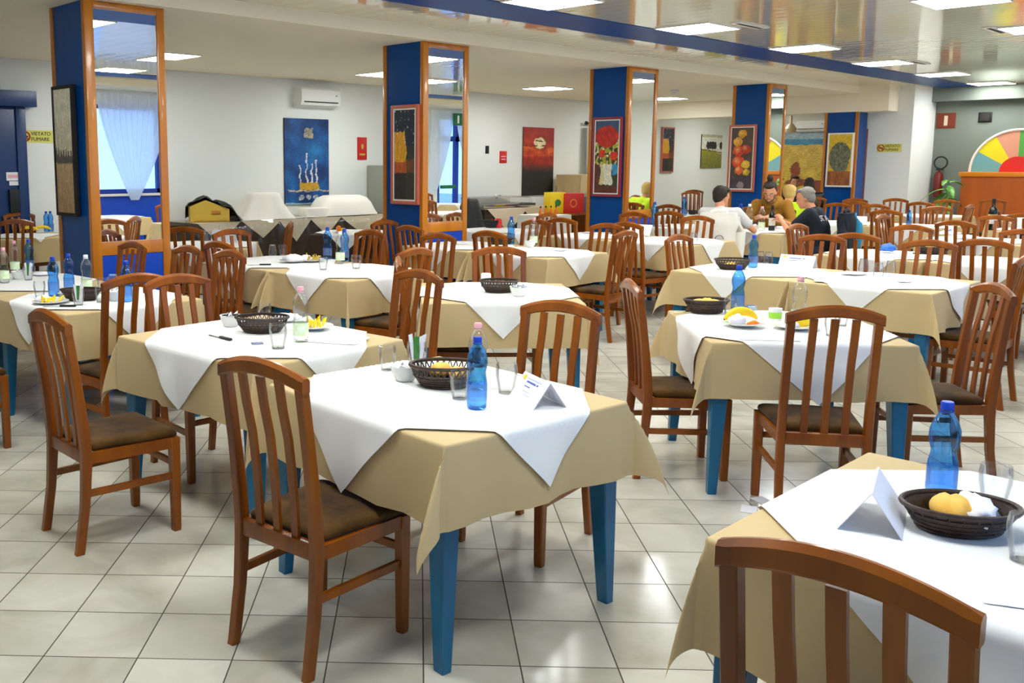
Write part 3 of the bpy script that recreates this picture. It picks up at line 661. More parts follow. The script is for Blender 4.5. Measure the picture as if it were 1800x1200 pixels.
# ------------------------------------------------------------------ chairs
CH = [(1.70, 2.368, 6, 'in front of the tent card table, seat to the table'), (1.63, 3.76, -2, 'nearest the frame edge, facing the knife table'),
 (3.33, 2.47, 186, 'across the tent card table, facing the viewer'), (4.12, 1.62, 36, 'in front of the banana plate table'),
 (1.50, .55, 2, 'closest to the camera, by the big bread basket'), (4.27, 2.68, -45, 'seen edge-on beside the banana plate table'),
 (5.43, 1.39, 131, 'at the far side of the banana table, seat turned in'), (7.24, 1.70, 92, 'at the end of the three upturned glasses table'),
 (8.13, 3.34, 180, 'across the long table behind the yellow-marked card'), (8.56, 3.22, 6, 'facing the crumpled blue foil table'),
 (9.40, 4.08, 266, 'at the end of the blue foil table beside the navy man'), (8.15, 2.52, 183, 'across the long table behind the upturned glasses'),
 (8.62, 2.26, 4, 'facing the bread and yellow fruit table'), (3.74, 3.76, 177, 'pulled out beside the basket and foil bowl table'),
 (4.22, 4.36, -45, 'edge-on between two chairs left of the foil bowl table'), (4.74, 4.80, 96, 'at the end of the two blue bottles table'),
 (5.72, 6.36, 180, 'behind the two blue bottles, under the second column'), (6.85, 7.34, 272, 'against the blue face of the second column'),
 (6.45, 6.55, -4, 'dark, before the second mirrored column'), (5.86, 5.64, 183, 'across the two blue bottles table, near the mirror'),
 (6.45, 5.54, 0, 'facing the pink-capped bottle table'), (5.22, 4.40, 228, 'tucked behind the foil bowl table'),
 (8.06, 6.3, 180, 'behind the pink-capped bottle'), (8.56, 6.32, 4, 'facing the big blank card table, below the red box'),
 (10.15, 6.45, 180, 'under the flower picture, across the blank card table'), (8.06, 5.42, 180, 'behind the pink-capped bottle table, near the end chair'),
 (8.46, 5.42, -6, 'with its brown seat under the blank card table'), (7.37, 4.77, 92, 'edge-on at the end of the pink-capped bottle table'),
 (9.3, 7.12, 92, 'edge-on by the red can table'), (12.4, 7.3, 181, 'dark, behind the bottle by the third column'),
 (10.75, 6.3, 2, 'below the third mirror facing away'), (9.98, 5.50, 184, 'left of the white jacket chair'),
 (7.26, 4.14, 268, 'at the end of the bread basket table'), (18.4, 10.3, 225, 'dark, against the far wall under the tree canvas'),
 (19.6, 10.9, 205, 'dark, at the far wall beside another dark chair'), (12.62, 6.15, 180, 'empty, left of the man in mustard'),
 (14.75, 5.86, 180, 'behind the navy man, before the blue column'), (14.72, 5.3, 180, 'behind the navy man, beside the jacket sleeve'),
 (15.7, 5.95, 8, 'below the bouquet picture'), (16.85, 6.4, 200, 'behind the bouquet picture chair'), (13.12, 4.58, 0, 'between the navy man and the pillar'),
 (17.4, 5.95, 190, 'closest to the white pillar'), (11.85, 4.16, 268, 'seen edge-on right of the navy jacket'),
 (10.02, 3.27, 181, 'behind the crumpled blue foil'), (16.15, 5.15, 4, 'facing the far table before the pillar'), (17.5, 5.2, 182, 'across the far table before the pillar'),
 (18.3, 4.75, 180, 'beside the drooping plant'), (14.6, 4.45, 183, 'small, below the fire extinguisher'), (11.2, 3.22, 2, 'facing the crumpled napkins table'),
 (12.58, 3.22, 182, 'across the crumpled napkins table'), (13.35, 3.12, 2, 'beside the wine bottle, before the orange counter'), (10.12, 2.36, 181, 'behind the yellow fruit, at the frame edge'),
 (15.6, 4.35, 90, 'edge-on below the orange counter corner'), (14.65, 3.75, 268, 'edge-on near the wine bottle'),
 (4.02, 10.15, 88, 'dark, cut by the frame, before the banana table'), (4.62, 11.50, 270, 'between the blue door and first column'),
 (3.5, 6.62, 181, 'edge-lit before the first mirror'), (2.64, 4.46, 268, 'across the knife table, facing the viewer'), (2.50, 4.70, 90, 'back to back behind the knife table chair'),
 (4.05, 6.20, 2, 'rearmost of three beside the two blue bottles table'), (3.65, 5.52, 178, 'foremost of three beside the two blue bottles table'), (3.62, 6.02, 180, 'half hidden between two chairs by the peel plate table'),
 (4.84, 7.22, 266, 'at the far end of the two blue bottles table'), (4.72, 7.86, 46, 'right of the first mirror facing the blank card table'), (5.92, 7.82, 135, 'edge-on before the yellow box'),
 (1.55, 5.46, 0, 'only its seat and leg inside the frame')]
for c in CH: put_chair(*c)
for x, y, d, ph in ((7.0, -.35, 90, 'between the gathered curtain and a table'), (6.4, .35, 0, 'near the curtained window'), (9.3, 1.05, 270, 'facing the second window'), (11.9, 1.6, 268, 'facing the third window'), (14.3, 1.35, 270, 'facing the exit door'), (13.7, .7, 0, 'near the exit door, facing along the room')):
    put_chair(x, y, d, ph)
mat('reddim', rgb(110, 26, 20), .4)  # extinguisher red, darkened to carry the dim light around it
# ------------------------------------------------------------------ things on the tables
TZ = .7645
def bottle_prof(k=1): return [(r * k, z * k) for r, z in ((.0, .004), (.026, .0), (.033, .006), (.0345, .02), (.0335, .05), (.0345, .09), (.0335, .1), (.029, .118), (.0285, .128), (.033, .145), (.0355, .162), (.0345, .18), (.028, .2), (.019, .216), (.0135, .224), (.0135, .236))]
def mk_bottle(body, cap, lab, lz=(.03, .088)):
    def f():
        t = thing('water_bottle', '', 'bottle')
        MB().lathe(bottle_prof(), 24, cap=False).build('bottle_body', body, t)
        MB().lathe([(.0, .249), (.013, .249), (.0148, .246), (.0148, .231), (.013, .231)], 20).build('cap', cap, t)
        MB().lathe([(.0165, .224), (.0165, .2275)], 20, cap=False).build('neck_ring', cap, t.children[-1])
        MB().lathe([(.0352, lz[0]), (.0352, lz[1])], 24, cap=False).build('label', lab, t)
        return t
    return f
mat('labelgreen', rgb(206, 236, 170), .5, vary=(rgb(246, 250, 240), 30, (1, 1, 1)))
mk_blue = mk_bottle('bluepet', 'capblue', 'labelblue'); mk_clear = mk_bottle('clearpet', 'cappink', 'labelgreen'); mk_clearw = mk_bottle('clearpet', 'paper', 'labelgreen')
def mk_wine():
    t = thing('wine_bottle', '', 'bottle'); MB().lathe([(0, .003), (.034, 0), (.037, .01), (.037, .18), (.033, .2), (.015, .225), (.0135, .29), (.0155, .292), (.0155, .3), (0, .3)], 20).build('bottle_body', 'wine', t)
    MB().lathe([(.0375, .06), (.0375, .15)], 20, cap=False).build('label', 'ivory', t); MB().lathe([(.0158, .25), (.0162, .3), (0, .302)], 16, cap=False).build('foil_cap', 'dark', t); return t
def mk_glass():
    t = thing('drinking_glass', '', 'glass')
    MB().lathe([(0, .006), (.024, .006), (.0265, .02), (.0345, .06), (.0355, .08), (.0325, .1), (.0338, .1), (.037, .08), (.036, .058), (.028, .014), (.026, 0), (0, 0)], 24, cap=False).build('glass_wall', 'glass', t)
    MB().lathe([(0, .001), (.0245, .001), (.026, .004), (.0255, .008), (0, .0075)], 20, cap=False).build('thick_base', 'glass', t); return t
def mk_upglass():
    t = thing('drinking_glass', '', 'glass')
    MB().lathe([(r, .1 - z) for r, z in ((0, .006), (.024, .006), (.0265, .02), (.0345, .06), (.0355, .08), (.0325, .1), (.0338, .1), (.037, .08), (.036, .058), (.028, .014), (.026, 0), (0, 0))], 24, cap=False).build('glass_wall', 'glass', t)
    MB().lathe([(0, .099), (.0245, .099), (.026, .096), (.0255, .092), (0, .0925)], 20, cap=False).build('thick_base', 'glass', t); return t
def mk_glass_sachets():
    t = mk_glass(); t.name = 'sachet_glass'; q = MB(); g = random.Random(4)
    for k in range(7):
        a = g.uniform(0, 6.3); x, y = .012 * cos(a), .012 * sin(a); q.quad(V((x - .006, y, .012)), V((x + .006, y + .003, .012)), V((x * 2.4 + .007, y * 2.2, .105 + .004 * k)), V((x * 2.4 - .007, y * 2.2 - .003, .1 + .004 * k)))
    q.build('sachets', 'paper', t); q = MB(); q.box(-.012, .008, .008, .012, .03, .115); q.build('green_sachets', 'green', t); return t
def oval(rx, ry, z, n=40, ph=0): return [V((rx * cos(2 * pi * (k + ph) / n), ry * sin(2 * pi * (k + ph) / n), z)) for k in range(n)]
def mk_basket(open_=True):
    def f():
        t = thing('wicker_basket', '', 'basket'); q = MB()
        h1 = .042 if open_ else .062
        prof = [(.082, .06, .0), (.09, .066, .012), (.108, .08, h1 * .6), (.118, .088, h1)]
        q.loft([oval(a, b, z) for a, b, z in prof] + [oval(a - .006, b - .006, z + .001) for a, b, z in prof[::-1]], False); q.loft([oval(.082, .06, .0), oval(.082, .06, .005)])
        for i in range(4):
            z = .008 + i * (h1 - .008) / 4; f_ = z / h1; q.tube(oval(.085 + .034 * f_, .062 + .027 * f_, z, 40) + [V((.085 + .034 * f_, 0, z))], .0042, 5, False)
        bw = q.build('basket_wall', 'wicker', t)
        if open_:
            q = MB(); n = 34
            for k in range(n):
                a0, a1, a2 = 2 * pi * k / n, 2 * pi * (k + .5) / n, 2 * pi * (k + 1) / n
                for e in (a0, a2): q.tube([V((.118 * cos(e), .088 * sin(e), h1)), V((.130 * cos(a1), .099 * sin(a1), .07))], .0026, 4)
            q.build('openwork', 'wicker', bw)
        R_ = (.132, .1, .072) if open_ else (.123, .092, .066)
        MB().tube(oval(*R_) + [V((R_[0], 0, R_[2]))], .0065, 7, False).build('rim', 'wicker', t)
        q = MB(); 
        for k in range(24):
            e = 2 * pi * k / 24; q.tube([V((.083 * cos(e), .061 * sin(e), .003)), V((.1205 * cos(e), .0905 * sin(e), h1))], .0032, 4)
        q.build('ribs', 'wicker', bw); return t
    return f
def mk_roll():
    t = thing('bread_roll', '', 'bread'); q = MB(); q.ball((0, 0, .026), .045, 3, (1.15, .8, .6)); o = q.build('crumb', 'bread', t)
    for v in o.data.vertices:
        d = noise.noise(v.co * 22) * .004; v.co += v.co.normalized() * d; v.co.z = max(v.co.z, .001)
        if abs(v.co.y) < .01 and v.co.z > .03: v.co.z -= .006 * (1 - abs(v.co.y) / .01)
    return t
def mk_bowl():
    t = thing('china_bowl', '', 'bowl'); MB().lathe([(0, .004), (.03, 0), (.036, .004), (.05, .03), (.056, .055), (.058, .058), (.054, .056), (.047, .03), (.034, .01), (0, .009)], 32, cap=False).build('bowl_wall', 'china', t)
    q = MB(); g = random.Random(2)
    for k in range(9):
        a = g.uniform(0, 6.3); x, y = .024 * cos(a), .024 * sin(a); c_, s_ = cos(a * 3) * .022, sin(a * 3) * .014
        q.quad(V((x - c_, y - s_, .04 + .01 * (k % 3))), V((x + s_, y - c_, .045 + .012 * (k % 2))), V((x + c_, y + s_, .066 + .006 * (k % 3))), V((x - s_, y + c_, .06)))
    q.build('sachets', 'paper', t); return t
def mk_bowl_foil():
    t = mk_bowl(); q = MB(); q.ball((0, 0, .055), .045, 3, (1, .9, .42)); o = q.build('foil_lid', 'foil', t)
    for v in o.data.vertices: v.co += V((noise.noise(v.co * 50), noise.noise(v.co * 50 + V((9, 0, 0))), noise.noise(v.co * 60))) * .008
    return t
def mk_bowl_dark():
    t = mk_bowl(); q = MB(); g = random.Random(5)
    for k in range(5): q.box(-.04 + .006 * k, .035, -.03 + .01 * k, -.02 + .012 * k, .058, .064)
    q.build('dark_sachets', 'dark', t); return t
def plate_base(name):
    t = thing(name, '', 'plate'); MB().lathe([(0, .006), (.06, .006), (.082, .014), (.112, .019), (.113, .022), (.08, .019), (.058, .011), (0, .0105)], 40, cap=False).build('plate', 'china', t); return t
def crumple(q_name, c, r, m, t, sc=(1, 1, .6), amp=.35, seed=0):
    q = MB(); q.ball((0, 0, 0), 1, 3); o = q.build(q_name, m, t)
    for v in o.data.vertices:
        n_ = v.co.normalized(); d = 1 + amp * (noise.noise(n_ * 2.3 + V((seed, 0, 0))) + .6 * abs(noise.noise(n_ * 5 + V((0, seed, 0)))))
        v.co = V(c) + V((n_.x * sc[0], n_.y * sc[1], n_.z * sc[2])) * r * d
        v.co.z = max(v.co.z, .0115)
    return o
def banana_mesh(t, c, L, a0=.3, m='yellow'):
    q = MB(); pts = []; rad = []
    for k in range(15):
        s = k / 14; e = (s - .5) * 1.9; pts.append(V((c[0] + L * .6 * sin(e), c[1] + .0, c[2] + L * .42 * (cos(e) - .58)))); rad.append(.0035 + .0165 * sin(pi * min(1, max(0, s * .96 + .03))) ** .55)
    q.tube(pts, rad, 10); bb = q.build('banana', m, t)
    MB().ball(pts[0], .005, 1).ball(pts[-1], .0045, 1).build('banana_tip', 'dark', bb)
def mk_plate_banana():
    t = plate_base('fruit_plate'); banana_mesh(t, (.0, .03, .03), .19); crumple('crumpled_napkin', (-.045, -.02, .03), .042, 'paper', t, seed=1)
    q = MB(); q.tube([V((.0, -.045, .018)), V((.035, -.05, .024)), V((.075, -.035, .018))], [.006, .012, .004], 8); q.build('carrot', 'orange', t)
    MB().tube([V((-.09, .01, .02)), V((-.055, -.04, .018))], [.008, .004], 6).build('lettuce', 'lime', t); return t
def mk_plate_peels(seed=0, m='yellow'):
    def f():
        t = plate_base('fruit_plate'); g = random.Random(seed); q = MB()
        for k in range(7):
            a = g.uniform(0, 6.3); x, y = g.uniform(-.04, .06), g.uniform(-.05, .05); l_ = g.uniform(.03, .06)
            q.tube([V((x, y, .014)), V((x + l_ * .5 * cos(a), y + l_ * .5 * sin(a), .03 + .02 * g.random())), V((x + l_ * cos(a), y + l_ * sin(a), .03 + .045 * g.random()))], [.006, .011, .002], 6)
        q.build('peels', m, t); crumple('crumpled_napkin', (-.05, .01, .03), .045, 'paper', t, seed=seed); return t
    return f
def mk_plate_lemon():
    t = plate_base('fruit_plate'); MB().ball((.05, .03, .034), .034, 3, (1.25, .9, .85)).ball((.0, .04, .03), .028, 3, (1, .9, .85)).build('lemons', 'yellow', t); crumple('crumpled_napkin', (-.04, -.02, .025), .04, 'paper', t, seed=7); return t
def mk_plate_orange():
    t = plate_base('fruit_plate'); MB().ball((-.02, 0, .045), .036, 3).build('orange', 'orange', t); MB().ball((.04, -.02, .035), .026, 3, (1.3, .9, .8)).build('lemon', 'yellow', t); return t
def mk_plate_napkin():
    t = plate_base('napkin_plate'); crumple('crumpled_napkin', (0, 0, .035), .065, 'paper', t, (1.2, 1, .5), seed=12); return t
def mk_bananas():
    t = thing('banana', '', 'banana'); banana_mesh(t, (0, 0, .028), .22); return t
def mk_card(w=.2, h=.085, lines=True, dot=True):
    def f():
        t = thing('tent_card', '', 'card'); s = .06; th = .0009
        for sg_, nm in ((-1, 'front_panel'), (1, 'rear_panel')):
            q = MB(); n_ = V((0, sg_ * h, s)).normalized() * th
            p = [V((-w / 2, sg_ * s, 0)), V((w / 2, sg_ * s, 0)), V((w / 2, 0, h)), V((-w / 2, 0, h))]
            q.add([v + n_ for v in p] + [v - n_ for v in p], [(0, 1, 2, 3), (7, 6, 5, 4), (0, 4, 5, 1), (1, 5, 6, 2), (2, 6, 7, 3), (3, 7, 4, 0)]); q.build(nm, 'paper', t, False)
        if lines:
            def pt(u, v): return V((u * w, -s * (1 - v) - .0018, h * v + .0012))
            q = MB()
            for u0, u1, v0, v1 in ((-.22, .12, .70, .76), (.16, .22, .70, .76), (-.22, .0, .55, .585)): q.quad(pt(u0, v0), pt(u1, v0), pt(u1, v1), pt(u0, v1))
            q.build('print', 'ink', t.children[0], False)
            q = MB()
            for u0, u1, v0, v1 in ((-.25, .28, .82, .86), (-.2, .06, .38, .41), (-.1, .16, .27, .295)): q.quad(pt(u0, v0), pt(u1, v0), pt(u1, v1), pt(u0, v1))
            q.build('small_print', 'inkpale', t.children[0], False)
        if dot: 
            q = MB(); q.add([V((-.36 * w + .011 * cos(k * pi / 6), -s * .16 - .0022 + .009 * sin(k * pi / 6) * .57, h * .84 + .0015 + .009 * sin(k * pi / 6) * .82)) for k in range(12)], [tuple(range(12))]); q.build('yellow_mark', 'yellow', t.children[0], False)
        return t
    return f
def mk_knife():
    t = thing('table_knife', '', 'knife'); MB().box(-.1, .0, -.006, .006, .001, .003, .0008).build('blade', 'steel', t); MB().box(.0, .095, -.009, .009, .0005, .012, .004).build('handle', 'black', t); return t
def mk_sachet():
    t = thing('sugar_sachet', '', 'sachet'); MB().box(-.028, .028, -.017, .017, .001, .005, .002).build('packet', 'foil', t); MB().box(-.02, .02, -.008, .008, .0051, .0056).build('print', 'ink', t, False); return t
def mk_placemat():
    t = thing('paper_sheet', '', 'paper'); q = MB(); rows = []
    for j in range(9): rows.append([V((-.14 + .28 * i / 12, -.1 + .2 * j / 8, .0016 + .006 * max(0, noise.noise(V((i * .3, j * .4, 2)))))) for i in range(13)])
    q.loft(rows, False, False); q.build('sheet', 'paper', t); return t
def mk_napkin():
    t = thing('paper_napkin', '', 'napkin'); crumple('sheet', (0, 0, .022), .05, 'paper', t, (1.3, 1, .45), .5, 3); return t
def mk_bluefoil():
    t = thing('foil_wrapper', '', 'wrapper'); o = crumple('wrapper_body', (0, 0, .03), .036, 'bluefoil', t, (1.3, 1, .8), .7, 5); return t
def mk_carton():
    t = thing('paper_cup', '', 'cup'); MB().lathe([(0, .001), (.03, .001), (.034, .075), (.032, .075), (.028, .004), (0, .004)], 20, cap=False).build('cup_wall', 'paper', t); MB().lathe([(.0325, .022), (.0345, .055)], 20, cap=False).build('green_band', 'lime', t); return t
def mk_can():
    t = thing('white_can', '', 'can'); MB().lathe([(0, .0), (.03, 0), (.034, .006), (.034, .088), (.03, .094), (0, .094)], 20).build('can_body', 'paper', t); MB().lathe([(.0343, .035), (.0343, .055)], 20, cap=False).build('print', 'grey', t); return t
def mk_redcan():
    t = thing('red_can', '', 'can'); MB().lathe([(0, .0), (.05, 0), (.055, .006), (.05, .1), (.03, .12), (0, .12)], 20).build('can_body', 'red', t); MB().tube([V((-.05, 0, .08)), V((-.08, 0, .1)), V((-.07, 0, .12))], .01, 6).build('spout', 'red', t); return t
def mk_blackpot():
    t = thing('black_pot', '', 'pot'); MB().lathe([(0, .0), (.07, 0), (.1, .06), (.105, .1), (.095, .1), (.06, .008), (0, .008)], 24, cap=False).build('pot_wall', 'black', t); MB().tube([V((-.1, 0, .09)), V((-.15, 0, .1))], .012, 6).build('handle', 'black', t); return t
def mk_menu():
    t = thing('menu_folder', '', 'menu'); MB().box(-.15, .15, -.1, .1, .001, .012, .002).build('cover', 'grey', t); MB().box(-.14, .14, -.09, .09, .0121, .0126).build('page', 'paper', t); return t
def mk_bread_basket(seed=0, n=3, open_=False): return mk_basket(open_)
FN = dict(blue=mk_blue, pink=mk_clear, clear=mk_clearw, wine=mk_wine, glass=mk_glass, up=mk_upglass, sg=mk_glass_sachets, basket=mk_basket(True), sbasket=mk_basket(False), roll=mk_roll, bowl=mk_bowl, fbowl=mk_bowl_foil, dbowl=mk_bowl_dark,
          banplate=mk_plate_banana, peel=mk_plate_peels(1), opeel=mk_plate_peels(3, 'gold'), lemplate=mk_plate_lemon, oraplate=mk_plate_orange, napplate=mk_plate_napkin, banana=mk_bananas, card=mk_card(), bigcard=mk_card(.26, .12, False, False), ycard=mk_card(.26, .1), knife=mk_knife, sachet=mk_sachet, sheet=mk_placemat, napkin=mk_napkin, bfoil=mk_bluefoil, cup=mk_carton, can=mk_can, redcan=mk_redcan, pot=mk_blackpot, menu=mk_menu)
GRP = dict(blue='blue water bottles on the tables', pink='clear bottles with pink caps', clear='clear bottles with white caps', glass='drinking glasses on the tables', up='upturned drinking glasses', basket='openwork wicker baskets', roll='bread rolls', sachet='sugar sachets', knife='table knives', napkin='paper napkins', sheet='paper sheets on the tables', bowl='white china bowls')
RAD = dict(basket=.12, sbasket=.12, banplate=.1, peel=.1, opeel=.11, lemplate=.11, oraplate=.11, napplate=.11, card=.09, bigcard=.12, ycard=.11, knife=.08, sheet=.12, menu=.14, bowl=.06, fbowl=.06, dbowl=.06, banana=.1, pot=.11, napkin=.06, redcan=.07)
def onto(p, r):              # keep a thing wholly on the table it stands on
    best = None
    for x, y, a, b, rz in TREC:
        dx, dy = p.x - x, p.y - y; u, v = dx * cos(rz) + dy * sin(rz), -dx * sin(rz) + dy * cos(rz); d = hypot(max(0, abs(u) - a), max(0, abs(v) - b))
        if best is None or d < best[0]: best = (d, x, y, a, b, rz, u, v)
    d, x, y, a, b, rz, u, v = best; u = max(-a + r, min(a - r, u)); v = max(-b + r, min(b - r, v))
    return V((x + u * cos(rz) - v * sin(rz), y + u * sin(rz) + v * cos(rz), p.z))
def put(k, px, py, label, deg=0, z=TZ, sc=None, yaw=True):
    p = onto(at(px, py, z), RAD.get(k, .045)); a = R(deg) + (YAW - pi / 2 if yaw else 0)     # turned so that deg 0 shows the long side to the aisle
    return inst(k, FN[k], p, a, label, GRP.get(k), sc)
